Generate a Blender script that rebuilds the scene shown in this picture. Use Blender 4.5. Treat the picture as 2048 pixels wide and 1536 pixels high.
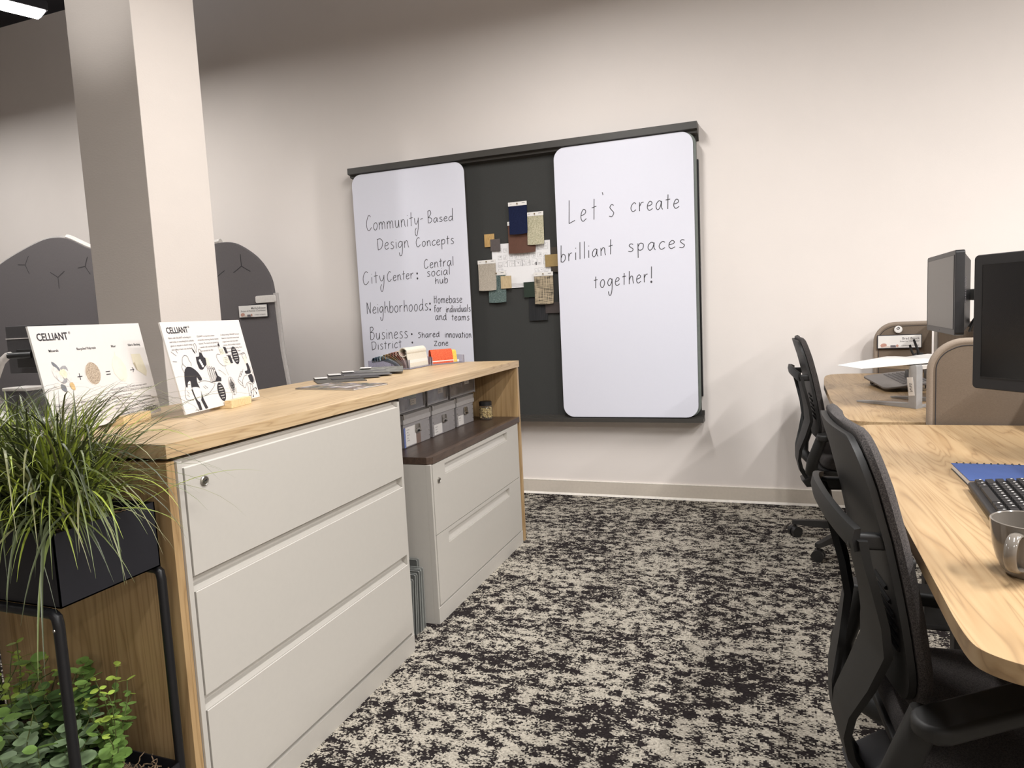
import bpy, bmesh, math, random
from mathutils import Vector, Matrix, Euler
from math import sin, cos, pi, sqrt, radians as R

for o in list(bpy.data.objects):
    bpy.data.objects.remove(o)
sc = bpy.context.scene
COL = sc.collection
rnd = random.Random(7)

# ---------------------------------------------------------------- camera
YAW, PITCH, ROLL, FPX = -0.356473, -0.101062, -0.0483658, 1386.2
f_ = Vector((sin(YAW)*cos(PITCH), cos(YAW)*cos(PITCH), sin(PITCH)))
r0_ = Vector((cos(YAW), -sin(YAW), 0)); u0_ = r0_.cross(f_)
r_ = r0_*cos(ROLL) + u0_*sin(ROLL); u_ = u0_*cos(ROLL) - r0_*sin(ROLL)
cam = bpy.data.cameras.new('camera'); cam.sensor_width = 36; cam.lens = FPX/2048*36
cam.clip_start = 0.05; cam.clip_end = 60
camo = bpy.data.objects.new('camera', cam); COL.objects.link(camo)
camo.matrix_world = Matrix(((r_.x, u_.x, -f_.x, 0), (r_.y, u_.y, -f_.y, 0), (r_.z, u_.z, -f_.z, 1.28), (0, 0, 0, 1)))
sc.camera = camo
# ---------------------------------------------------------------- world, lamps, exposure
w = bpy.data.worlds.new('world'); sc.world = w; w.use_nodes = True
w.node_tree.nodes['Background'].inputs[0].default_value = (0.9, 0.92, 1, 1)
w.node_tree.nodes['Background'].inputs[1].default_value = 0.15
vs = sc.view_settings
vs.view_transform = 'Standard'; vs.look = 'None'; vs.gamma = 1; vs.use_curve_mapping = False
vs.exposure = 0.22
sc.cycles.transparent_max_bounces = 24
WARM = (1.0, 0.984, 0.968)
def lamp(x, y, z, rz, sx, sy, power, col=WARM, spread=180):
    l = bpy.data.lights.new('lamp', 'AREA'); l.shape = 'RECTANGLE'; l.size = sx; l.size_y = sy
    l.energy = power; l.color = col; l.spread = R(spread)
    o = bpy.data.objects.new('lamp', l); COL.objects.link(o)
    o.location = (x, y, z); o.rotation_euler = (0, 0, rz); return o
LAMPS = [(-1.1, 2.75, 3.25, 0, .09, 1.2, 47), (1.9, 1.4, 3.3, 0, .09, 1.2, 88), (3.4, 2.4, 3.25, 0, .09, 1.2, 88), (0.3, 0.9, 3.3, 0, .09, 1.2, 56), (3.6, 0.2, 3.3, 0, .09, 1.2, 85),
         (0.9, -2.6, 3.8, 0, .09, 1.2, 52), (3.8, -2.6, 3.8, 0, .09, 1.2, 80), (-5.2, -1.5, 3.6, 0, .09, 1.2, 22), (-6.6, 3.0, 3.3, 0, .09, 1.2, 28)]
for a in LAMPS: lamp(*a)
for x, y in ((-4.5, 3.0), (-1.1, 2.75), (1.9, 1.4)):          # unseen cool uplights, added to lift the dark top of the back wall
    lamp(x, y, 3.36, 0, .09, 1.2, 9, (.84, .90, 1)).rotation_euler = (pi, 0, 0)
# unseen fill light, added to brighten the top of the column
l = bpy.data.lights.new('fill_spot', 'SPOT'); l.energy = 95; l.color = WARM; l.spot_size = R(22); l.spot_blend = 1; l.shadow_soft_size = .06
o = bpy.data.objects.new('fill_spot', l); COL.objects.link(o); o.location = (-2.9, .4, 3.7)
o.rotation_euler = (Vector((-2.87, 2.5, 2.85))-o.location).to_track_quat('-Z', 'Y').to_euler()

# ---------------------------------------------------------------- materials
MATS = {}
def nt(name):
    m = bpy.data.materials.new(name); m.use_nodes = True
    n = m.node_tree.nodes; return m, n, m.node_tree.links, n['Principled BSDF']
def srgb(c):
    return tuple(((v/255)/12.92 if v/255 <= .04045 else ((v/255+.055)/1.055)**2.4) for v in c) + (1,)
def mat(name, c, rough=.5, metal=0, var=.06, vscale=60, bump=0, bscale=400, spec=.5, coat=0, stretch=(1, 1, 1), **kw):
    if name in MATS: return MATS[name]
    m, n, l, b = nt(name); MATS[name] = m
    col = srgb(c)
    b.inputs['Roughness'].default_value = rough; b.inputs['Metallic'].default_value = metal
    b.inputs['Specular IOR Level'].default_value = spec; b.inputs['Coat Weight'].default_value = coat
    tc = n.new('ShaderNodeTexCoord'); mp = n.new('ShaderNodeMapping'); mp.inputs['Scale'].default_value = stretch
    l.new(tc.outputs['Object'], mp.inputs['Vector'])
    no = n.new('ShaderNodeTexNoise'); no.inputs['Scale'].default_value = vscale; no.inputs['Detail'].default_value = 4
    l.new(mp.outputs[0], no.inputs['Vector'])
    rp = n.new('ShaderNodeValToRGB'); rp.color_ramp.elements[0].position = .3; rp.color_ramp.elements[1].position = .7
    c2 = kw.get('c2')
    if c2 is not None:
        rp.color_ramp.elements[0].color = col; rp.color_ramp.elements[1].color = srgb(c2)
    else:
        rp.color_ramp.elements[0].color = tuple(v*(1-var) for v in col[:3])+(1,)
        rp.color_ramp.elements[1].color = tuple(min(1, v*(1+var)) for v in col[:3])+(1,)
    l.new(no.outputs['Fac'], rp.inputs[0]); l.new(rp.outputs[0], b.inputs['Base Color'])
    if bump:
        n2 = n.new('ShaderNodeTexNoise'); n2.inputs['Scale'].default_value = bscale; n2.inputs['Detail'].default_value = 3
        l.new(mp.outputs[0], n2.inputs['Vector'])
        bp = n.new('ShaderNodeBump'); bp.inputs['Strength'].default_value = bump; bp.inputs['Distance'].default_value = .002
        l.new(n2.outputs['Fac'], bp.inputs['Height']); l.new(bp.outputs[0], b.inputs['Normal'])
    if 'trans' in kw:
        b.inputs['Transmission Weight'].default_value = kw['trans']; b.inputs['IOR'].default_value = kw.get('ior', 1.45)
    if 'alpha' in kw: b.inputs['Alpha'].default_value = kw['alpha']
    if 'emit' in kw:
        b.inputs['Emission Color'].default_value = col; b.inputs['Emission Strength'].default_value = kw['emit']
    return m
def clear_plastic(name, c, a):
    if name in MATS: return MATS[name]
    m, n, l, b = nt(name); MATS[name] = m
    tr = n.new('ShaderNodeBsdfTransparent'); tr.inputs[0].default_value = srgb(c)
    gl = n.new('ShaderNodeBsdfGlossy'); gl.inputs['Roughness'].default_value = .08
    df = n.new('ShaderNodeBsdfDiffuse'); df.inputs[0].default_value = srgb(c)
    fr = n.new('ShaderNodeFresnel'); fr.inputs[0].default_value = 1.45
    mx = n.new('ShaderNodeMixShader'); mx2 = n.new('ShaderNodeMixShader'); mx2.inputs[0].default_value = a
    l.new(tr.outputs[0], mx2.inputs[1]); l.new(df.outputs[0], mx2.inputs[2])
    ge = n.new('ShaderNodeNewGeometry'); m1 = n.new('ShaderNodeMath'); m1.operation = 'SUBTRACT'; m1.inputs[0].default_value = 1; l.new(ge.outputs['Backfacing'], m1.inputs[1])
    m2 = n.new('ShaderNodeMath'); m2.operation = 'MULTIPLY'; l.new(fr.outputs[0], m2.inputs[0]); l.new(m1.outputs[0], m2.inputs[1]); l.new(m2.outputs[0], mx.inputs[0]); l.new(mx2.outputs[0], mx.inputs[1]); l.new(gl.outputs[0], mx.inputs[2])
    l.new(mx.outputs[0], n['Material Output'].inputs[0]); return m
def wood(name, light, mid, dark, axis='y', rough=.42, freq=1.0, wav=1.0):
    """laminate with grain running along one object axis"""
    if name in MATS: return MATS[name]
    m, n, l, b = nt(name); MATS[name] = m
    b.inputs['Roughness'].default_value = rough
    tc = n.new('ShaderNodeTexCoord'); mp = n.new('ShaderNodeMapping')
    k = {'x': (.065, 1, 1), 'y': (1, .065, 1), 'z': (1, 1, .065)}[axis]
    mp.inputs['Scale'].default_value = tuple(v*freq for v in k)
    l.new(tc.outputs['Object'], mp.inputs['Vector'])
    n1 = n.new('ShaderNodeTexNoise'); n1.inputs['Scale'].default_value = 9; n1.inputs['Detail'].default_value = 3; n1.inputs['Distortion'].default_value = .6*wav
    l.new(mp.outputs[0], n1.inputs['Vector'])
    # rings: fractional bands of the low noise -> cathedral lines
    mu = n.new('ShaderNodeMath'); mu.operation = 'MULTIPLY'; mu.inputs[1].default_value = 34
    l.new(n1.outputs['Fac'], mu.inputs[0])
    pg = n.new('ShaderNodeMath'); pg.operation = 'PINGPONG'; pg.inputs[1].default_value = 1
    l.new(mu.outputs[0], pg.inputs[0])
    r1 = n.new('ShaderNodeValToRGB'); e = r1.color_ramp.elements
    e[0].position = 0; e[0].color = srgb(dark); e[1].position = .8; e[1].color = srgb(light)
    x = r1.color_ramp.elements.new(.22); x.color = srgb(mid)
    l.new(pg.outputs[0], r1.inputs[0])
    n2 = n.new('ShaderNodeTexNoise'); n2.inputs['Scale'].default_value = 60; n2.inputs['Detail'].default_value = 4
    l.new(mp.outputs[0], n2.inputs['Vector'])
    r2 = n.new('ShaderNodeValToRGB'); r2.color_ramp.elements[0].position = .3; r2.color_ramp.elements[0].color = srgb(mid)
    r2.color_ramp.elements[1].position = .65; r2.color_ramp.elements[1].color = srgb(light)
    l.new(n2.outputs['Fac'], r2.inputs[0])
    n3 = n.new('ShaderNodeTexNoise'); n3.inputs['Scale'].default_value = 3.5; n3.inputs['Detail'].default_value = 2
    l.new(mp.outputs[0], n3.inputs['Vector'])
    mx = n.new('ShaderNodeMixRGB'); mx.inputs[0].default_value = .5
    l.new(r1.outputs[0], mx.inputs[1]); l.new(r2.outputs[0], mx.inputs[2])
    r3 = n.new('ShaderNodeValToRGB'); r3.color_ramp.elements[0].position = .35; r3.color_ramp.elements[0].color = (.84, .82, .80, 1)
    r3.color_ramp.elements[1].position = .6; r3.color_ramp.elements[1].color = (1, 1, 1, 1)
    l.new(n3.outputs['Fac'], r3.inputs[0])
    m2 = n.new('ShaderNodeMixRGB'); m2.blend_type = 'MULTIPLY'; m2.inputs[0].default_value = 1
    l.new(mx.outputs[0], m2.inputs[1]); l.new(r3.outputs[0], m2.inputs[2])
    l.new(m2.outputs[0], b.inputs['Base Color'])
    return m
def carpet_mat():
    m, n, l, b = nt('carpet'); b.inputs['Roughness'].default_value = 1; b.inputs['Specular IOR Level'].default_value = .05
    tc = n.new('ShaderNodeTexCoord')
    sn = n.new('ShaderNodeVectorMath'); sn.operation = 'SNAP'; sn.inputs[1].default_value = (.0050, .0038, 1)
    l.new(tc.outputs['Object'], sn.inputs[0])
    mp = n.new('ShaderNodeMapping'); mp.inputs['Scale'].default_value = (.72, 1, 1); l.new(sn.outputs[0], mp.inputs['Vector'])
    def noise(s, d, r):
        x = n.new('ShaderNodeTexNoise'); x.inputs['Scale'].default_value = s; x.inputs['Detail'].default_value = d; x.inputs['Roughness'].default_value = r
        l.new(mp.outputs[0], x.inputs['Vector']); return x.outputs['Fac']
    def mth(op, a, bb):
        x = n.new('ShaderNodeMath'); x.operation = op
        for i, v in enumerate((a, bb)):
            if isinstance(v, (int, float)): x.inputs[i].default_value = v
            else: l.new(v, x.inputs[i])
        return x.outputs[0]
    a = noise(3.6, 3, .6); c = noise(24, 8, .80); d = noise(150, 2, .6)
    s = mth('ADD', mth('MULTIPLY', a, .26), mth('MULTIPLY', c, .95)); s = mth('ADD', s, mth('MULTIPLY', d, .34))
    rp = n.new('ShaderNodeValToRGB'); e = rp.color_ramp.elements
    e[0].position = .768; e[0].color = srgb((46, 41, 41)); e[1].position = .800; e[1].color = srgb((186, 178, 164))
    l.new(s, rp.inputs[0])
    wn = n.new('ShaderNodeTexWhiteNoise'); wn.noise_dimensions = '2D'; l.new(sn.outputs[0], wn.inputs['Vector'])
    r2 = n.new('ShaderNodeValToRGB'); r2.color_ramp.elements[0].color = (.62, .62, .62, 1); l.new(wn.outputs['Value'], r2.inputs[0])
    mx = n.new('ShaderNodeMixRGB'); mx.blend_type = 'MULTIPLY'; mx.inputs[0].default_value = 1
    l.new(rp.outputs[0], mx.inputs[1]); l.new(r2.outputs[0], mx.inputs[2]); l.new(mx.outputs[0], b.inputs['Base Color'])
    bp = n.new('ShaderNodeBump'); bp.inputs['Strength'].default_value = .6; bp.inputs['Distance'].default_value = .004
    l.new(wn.outputs['Value'], bp.inputs['Height']); l.new(bp.outputs[0], b.inputs['Normal'])
    return m

# ---------------------------------------------------------------- mesh builder
def rrect(x0, x1, y0, y1, r, n=6):
    if not isinstance(r, (list, tuple)): r = (r,)*4
    out = []
    for (cx, cy, a0, rr) in ((x1-r[0], y1-r[0], 0, r[0]), (x0+r[1], y1-r[1], 90, r[1]), (x0+r[2], y0+r[2], 180, r[2]), (x1-r[3], y0+r[3], 270, r[3])):
        for i in range(n+1):
            a = R(a0+90*i/n); out.append((cx+rr*cos(a), cy+rr*sin(a)))
            if rr == 0: break
    return out
def axes(o, x, y, z):
    x, y, z = Vector(x), Vector(y), Vector(z)
    return Matrix(((x.x, y.x, z.x, o[0]), (x.y, y.y, z.y, o[1]), (x.z, y.z, z.z, o[2]), (0, 0, 0, 1)))
I4 = Matrix.Identity(4)
class MB:
    def __init__(s): s.v = []; s.f = []; s.mi = []; s.wn = False
    def add(s, vs, fs, mi=0, M=None):
        k = len(s.v)
        s.v += [(M @ Vector(v)) if M is not None else Vector(v) for v in vs]
        s.f += [tuple(i+k for i in f) for f in fs]; s.mi += [mi]*len(fs); return s
    def frombm(s, bm, mi=0, M=None):
        bm.verts.index_update(); s.add([v.co for v in bm.verts], [[v.index for v in f.verts] for f in bm.faces], mi, M); bm.free(); return s
    def box(s, x0, x1, y0, y1, z0, z1, bev=0, seg=2, mi=0, M=None):
        bm = bmesh.new(); bmesh.ops.create_cube(bm, size=1)
        for v in bm.verts: v.co = Vector(((x0+x1)/2+v.co.x*(x1-x0), (y0+y1)/2+v.co.y*(y1-y0), (z0+z1)/2+v.co.z*(z1-z0)))
        if bev: s.wn = True
        if bev: bmesh.ops.bevel(bm, geom=bm.edges[:], offset=bev, segments=seg, affect='EDGES', profile=.5)
        return s.frombm(bm, mi, M)
    def prism(s, poly, h0, h1, bev=0, seg=2, mi=0, M=None):
        bm = bmesh.new(); a = [bm.verts.new((p[0], p[1], h0)) for p in poly]
        fa = bm.faces.new(a); r = bmesh.ops.extrude_face_region(bm, geom=[fa])
        top = [g for g in r['geom'] if isinstance(g, bmesh.types.BMVert)]
        for v in top: v.co.z = h1
        bmesh.ops.recalc_face_normals(bm, faces=bm.faces[:])
        if bev:
            s.wn = True; es = [e for e in bm.edges if abs(e.verts[0].co.z-e.verts[1].co.z) < 1e-7]
            bmesh.ops.bevel(bm, geom=es, offset=bev, segments=seg, affect='EDGES', profile=.5)
        return s.frombm(bm, mi, M)
    def cyl(s, p0, p1, r0, r1=None, n=16, mi=0, M=None):
        r1 = r0 if r1 is None else r1; p0, p1 = Vector(p0), Vector(p1); d = (p1-p0).normalized()
        a = d.orthogonal().normalized(); b = d.cross(a); v = []
        for p, r in ((p0, r0), (p1, r1)):
            v += [p+(a*cos(2*pi*i/n)+b*sin(2*pi*i/n))*r for i in range(n)]
        f = [(i, (i+1) % n, n+(i+1) % n, n+i) for i in range(n)]+[tuple(range(n-1, -1, -1)), tuple(range(n, 2*n))]
        return s.add(v, f, mi, M)
    def tube(s, pts, r, n=8, mi=0, M=None, closed=False):
        pts = [Vector(p) for p in pts]; m = len(pts); v = []; prev = None
        for i, p in enumerate(pts):
            if closed: t = (pts[(i+1) % m]-pts[i-1]).normalized()
            else: t = (pts[min(i+1, m-1)]-pts[max(i-1, 0)]).normalized()
            if prev is None: a = t.orthogonal().normalized()
            else:
                a = prev-t*prev.dot(t); a = a.normalized() if a.length > 1e-6 else t.orthogonal().normalized()
            prev = a; b = t.cross(a); rr = r[i] if isinstance(r, (list, tuple)) else r
            v += [p+(a*cos(2*pi*j/n)+b*sin(2*pi*j/n))*rr for j in range(n)]
        f = []
        for i in range(m if closed else m-1):
            k = (i+1) % m
            f += [(i*n+j, i*n+(j+1) % n, k*n+(j+1) % n, k*n+j) for j in range(n)]
        if not closed: f += [tuple(range(n-1, -1, -1)), tuple(range((m-1)*n, m*n))]
        return s.add(v, f, mi, M)
    def lathe(s, prof, n=32, mi=0, M=None):
        v = []; f = []; m = len(prof)
        for (r, z) in prof: v += [(r*cos(2*pi*j/n), r*sin(2*pi*j/n), z) for j in range(n)]
        for i in range(m-1): f += [(i*n+j, i*n+(j+1) % n, (i+1)*n+(j+1) % n, (i+1)*n+j) for j in range(n)]
        if prof[0][0] > 1e-5: f.append(tuple(range(n-1, -1, -1)))
        if prof[-1][0] > 1e-5: f.append(tuple(range((m-1)*n, m*n)))
        return s.add(v, f, mi, M)
    def loft(s, front, back, mi=0, M=None):
        """closed body between two grids of points of one size"""
        nv, nu = len(front), len(front[0]); v = [p for r in front for p in r]+[p for r in back for p in r]; k = nv*nu; f = []
        for i in range(nv-1):
            for j in range(nu-1):
                a = i*nu+j; f.append((a, a+1, a+nu+1, a+nu)); f.append((k+a, k+a+nu, k+a+nu+1, k+a+1))
        for j in range(nu-1):
            f.append((j, k+j, k+j+1, j+1)); a = (nv-1)*nu+j; f.append((a, a+1, k+a+1, k+a))
        for i in range(nv-1):
            a = i*nu; f.append((a, a+nu, k+a+nu, k+a)); a += nu-1; f.append((a, k+a, k+a+nu, a+nu))
        return s.add(v, f, mi, M)
    def flat(s, poly, mi=0, M=None, z=0):
        return s.add([(p[0], p[1], z) for p in poly], [tuple(range(len(poly)))], mi, M)
    def stroke(s, pts, wd, mi=0, M=None, z=0, taper=False):
        pts = [Vector((p[0], p[1])) for p in pts]
        if len(pts) < 2: return s
        L = []; Rr = []
        for i, p in enumerate(pts):
            t = (pts[min(i+1, len(pts)-1)]-pts[max(i-1, 0)])
            t = t.normalized() if t.length > 1e-9 else Vector((1, 0)); q = Vector((-t.y, t.x))*wd/2
            L.append((p.x+q.x, p.y+q.y, z)); Rr.append((p.x-q.x, p.y-q.y, z))
        k = len(pts); return s.add(L+Rr, [(i, k+i, k+i+1, i+1) for i in range(k-1)], mi, M)
    def build(s, name, mats, parent=None, smooth=35, local=False, kind=None, fixn=True):
        me = bpy.data.meshes.new(name)
        vs_ = s.v
        if parent is not None and not local:
            inv = parent_matrix(parent).inverted(); vs_ = [inv @ v for v in vs_]
        me.from_pydata([tuple(v) for v in vs_], [], s.f)
        if not isinstance(mats, (list, tuple)): mats = [mats]
        for m in mats: me.materials.append(m)
        if len(mats) > 1: me.polygons.foreach_set('material_index', s.mi)
        if fixn:
            bm = bmesh.new(); bm.from_mesh(me); bmesh.ops.recalc_face_normals(bm, faces=bm.faces[:]); bm.to_mesh(me); bm.free()
        if smooth:
            me.polygons.foreach_set('use_smooth', [True]*len(me.polygons)); me.set_sharp_from_angle(angle=R(smooth))
        me.update()
        o = bpy.data.objects.new(name, me); COL.objects.link(o)
        if parent is not None: o.parent = parent
        if kind: o['kind'] = kind
        if s.wn and smooth:
            wm = o.modifiers.new('weighted_normal', 'WEIGHTED_NORMAL'); wm.keep_sharp = True; wm.weight = 90
        return o
def parent_matrix(o):
    m = o.matrix_basis.copy()
    while o.parent is not None:
        o = o.parent; m = o.matrix_basis @ m
    return m
def thing(name, label, cat, loc=(0, 0, 0), rz=0, group=None):
    o = bpy.data.objects.new(name, None); COL.objects.link(o); o.empty_display_size = .1
    o.location = loc; o.rotation_euler = (0, 0, rz); return tag(o, label, cat, group)
def tag(o, label, cat, group=None):
    o['label'] = label; o['category'] = cat
    if group: o['group'] = group
    return o
def one(mb, name, mats, label, cat, loc, group=None, rz=0, **k):
    """a thing that is a single mesh, its origin at loc"""
    M = (Matrix.Translation(loc) @ Matrix.Rotation(rz, 4, 'Z')).inverted(); mb.v = [M @ v for v in mb.v]
    o = mb.build(name, mats, **k); o.location = loc; o.rotation_euler = (0, 0, rz); return tag(o, label, cat, group)
def struct(mb, name, mats, **k):
    o = mb.build(name, mats, **k); o['kind'] = 'structure'; return o
def copy_tree(o, parent=None):
    c = o.copy(); COL.objects.link(c); c.parent = parent
    for ch in list(o.children): copy_tree(ch, c)
    return c
_tc = {}
def text_geo(body, size, bold=0):
    key = (body, size, bold)
    if key not in _tc:
        cu = bpy.data.curves.new('t', 'FONT'); cu.body = body; cu.size = size; cu.resolution_u = 2; cu.offset = bold
        o = bpy.data.objects.new('t', cu); COL.objects.link(o)
        dg = bpy.context.evaluated_depsgraph_get(); me = bpy.data.meshes.new_from_object(o.evaluated_get(dg))
        v = [tuple(x.co) for x in me.vertices]; f = [tuple(p.vertices) for p in me.polygons]
        bpy.data.objects.remove(o); bpy.data.curves.remove(cu); bpy.data.meshes.remove(me); _tc[key] = (v, f)
    return _tc[key]
def put_text(mb, body, size, x, y, M, z=.0004, mi=0, bold=0, align='l', width=None):
    v, f = text_geo(body, size, bold)
    if not v: return
    x0 = min(p[0] for p in v); x1 = max(p[0] for p in v); k = 1 if width is None else width/(x1-x0)
    dx = {'l': -x0*k, 'r': -x1*k, 'c': -(x0+x1)/2*k}[align]
    mb.add([(p[0]*k+dx+x, p[1]+y, z) for p in v], f, mi, M)
def catmull(pts, n=6):
    if len(pts) < 3: return pts
    P = [pts[0]]+list(pts)+[pts[-1]]; out = []
    for i in range(1, len(P)-2):
        a, b, c, d = [Vector(P[i+k]).to_3d() for k in (-1, 0, 1, 2)]
        for j in range(n):
            t = j/n
            out.append(.5*((2*b)+(-a+c)*t+(2*a-5*b+4*c-d)*t*t+(-a+3*b-3*c+d)*t**3))
    out.append(Vector(pts[-1]).to_3d()); return [tuple(p) for p in out]
def ell(cx, cy, rx, ry, rot=0, n=24):
    return [(cx+rx*cos(2*pi*i/n)*cos(rot)-ry*sin(2*pi*i/n)*sin(rot), cy+rx*cos(2*pi*i/n)*sin(rot)+ry*sin(2*pi*i/n)*cos(rot)) for i in range(n)]

M_wall = mat('wall_paint', (229, 221, 215), .9, var=.012, vscale=3, bump=.12, bscale=260)
M_column = mat('column_paint', (217, 208, 200), .75, var=.012, vscale=4, bump=.25, bscale=70, stretch=(1, 1, 2))
M_ceil = mat('ceiling_black', (34, 33, 40), .9)
M_base = mat('baseboard_vinyl', (205, 195, 182), .5, var=.03)
M_baset = mat('baseboard_edge', (235, 228, 218), .5)
M_steel = mat('file_paint', (188, 183, 175), .42, var=.01, bump=.05, bscale=900)
M_oak = wood('oak_laminate', (203, 177, 140), (186, 157, 118), (152, 122, 88), 'y')
M_oakdesk = wood('oak_desk_laminate', (182, 155, 118), (164, 134, 97), (122, 94, 66), 'y', freq=1.0, wav=2.2)
M_oakv = wood('oak_panel', (186, 156, 114), (164, 133, 92), (126, 97, 64), 'z')
M_edge = wood('oak_edge', (204, 178, 134), (184, 156, 112), (146, 118, 80), 'y', freq=.7)
M_walnut = wood('dark_walnut', (82, 66, 56), (68, 54, 46), (48, 38, 33), 'y', rough=.35)
M_white = mat('white_card', (226, 222, 217), .6, var=.01)
M_board = mat('board_print', (216, 211, 207), .5, var=.008)
M_dry = mat('whiteboard', (222, 222, 232), .3, var=.004, spec=.3)
M_rail = mat('rail_graphite', (62, 59, 55), .5, var=.04)
M_tack = mat('tack_fabric', (56, 56, 54), .95, var=.15, vscale=700, bump=.4, bscale=900)
M_sage = mat('panel_rim', (104, 110, 104), .6)
M_ink = mat('marker_ink', (58, 56, 60), .5)
M_black = mat('black_plastic', (30, 29, 29), .45, var=.08, bump=.1, bscale=900)
M_chair = mat('charcoal_plastic', (29, 28, 27), .55, var=.05, bump=.12, bscale=1200)
M_blackm = mat('black_metal', (14, 14, 17), .4, var=.05)
M_print = mat('print_black', (36, 34, 40), .6)
M_printg = mat('print_grey', (96, 92, 94), .6)
M_chrome = mat('satin_chrome', (176, 172, 165), .3, metal=1)
M_dark = mat('shadow_gap', (22, 20, 19), .9)
# ---------------------------------------------------------------- room shell
YW = 4.59
struct(MB().box(-9.5, 5.5, -5, YW+.12, -.1, 0), 'floor', carpet_mat())
struct(MB().box(-9.5, 5.5, -5, YW+.12, 4.06, 4.16), 'ceiling', M_ceil)
struct(MB().box(-9.5, 5.5, YW, YW+.12, 0, 4.06), 'wall_back', M_wall)
struct(MB().box(-9.6, -9.5, -5, YW+.12, 0, 4.06), 'wall_left', M_wall)
struct(MB().box(5.5, 5.6, -5, YW+.12, 0, 4.06), 'wall_right', M_wall)
struct(MB().box(-9.5, 5.5, -5.1, -5, 0, 4.06), 'wall_front', M_wall)
b = MB(); b.box(-9.5, 5.5, YW-.008, YW, .012, .098, mi=0); b.box(-9.5, 5.5, YW-.009, YW, .098, .103, mi=1)
b.prism([(YW, 0), (YW-.016, 0), (YW-.009, .014), (YW, .014)], -9.5, 5.5, mi=1, M=axes((0, 0, 0), (0, 1, 0), (0, 0, 1), (1, 0, 0)))
struct(b, 'baseboard_back', [M_base, M_baset])
struct(MB().box(-3.073, -2.672, 2.5, 2.887, 0, 4.06, bev=.004), 'wall_column', M_column)

# linear lamp hung below the black ceiling, top left
P0, P1 = Vector((-4.62, 2.85, 3.35)), Vector((-4.40, 3.43, 3.35))
d = (P1-P0).normalized(); n_ = Vector((-d.y, d.x, 0))
Pm = P1-d*.62
t = thing('linear_lamp', 'slim white linear ceiling lamp glowing at the dark ceiling in the upper left', 'lamp', Pm)
M = axes(Pm, d, n_, (0, 0, 1))
MB().box(-.62, .62, -.082, .082, .012, .07, bev=.006, M=M).build('housing', mat('lamp_housing', (60, 60, 66), .4), t)
MB().box(-.605, .605, -.076, .076, 0, .016, bev=.004, M=M).build('diffuser', mat('lamp_glow', (255, 250, 242), .5, emit=30), t)
for q in (-.45, .45):
    MB().cyl(M @ Vector((q, 0, .07)), M @ Vector((q, 0, .71)), .002, n=6).build('hanger', M_blackm, t)
lamp(Pm.x, Pm.y, 3.33, math.atan2(d.y, d.x)-pi/2, .07, 1.2, 32)

# ---------------------------------------------------------------- sliding whiteboard unit on the wall
t = thing('sliding_whiteboard', 'wide wall unit with two rounded sliding whiteboards over a dark fabric tackboard', 'whiteboard', (-1.63, YW, .53))
MB().box(-2.82, -.405, 4.545, 4.575, .55, 2.34, bev=.002).build('tackboard', M_tack, t)
MB().box(-.412, -.394, 4.55, 4.588, .695, 2.175).build('frame_edge', M_blackm, t)
XZ = lambda y: axes((0, y, 0), (1, 0, 0), (0, 0, 1), (0, -1, 0))      # (x, z) drawn on a plane facing the room
b = MB()
YZ = axes((0, 0, 0), (0, 1, 0), (0, 0, 1), (1, 0, 0))
b.prism([(4.588, 2.392), (4.468, 2.386), (4.468, 2.344), (4.50, 2.338), (4.50, 2.324), (4.54, 2.318), (4.588, 2.29)], -2.863, -.392, mi=0, M=YZ)
b.build('top_rail', M_rail, t)
b = MB()
b.prism([(4.588, .60), (4.575, .60), (4.575, .575), (4.53, .572), (4.53, .566), (4.505, .566), (4.505, .56), (4.468, .56), (4.468, .536), (4.588, .53)], -2.863, -.388, M=YZ)
b.build('bottom_rail', M_rail, t)
PANELS = [(-2.845, -1.949, 'left dry-erase panel covered in five handwritten headings'), (-1.305, -.418, 'right dry-erase panel with one short handwritten slogan')]
panels = []
for x0, x1, lab in PANELS:
    q = MB().prism(rrect(x0, x1, .566, 2.338, .075, 8), 0, .010, bev=.003, M=XZ(4.495)).build('sliding_panel', M_dry, t)
    q['label'] = lab; panels.append(q)
    MB().prism(rrect(x0+.012, x1+(.016 if x1 > -1 else -.004), .572, 2.332, .07, 8), 0, .034, bev=.004, M=XZ(4.5305)).build('panel_rim', M_sage if x1 > -1 else M_rail, q)
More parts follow.
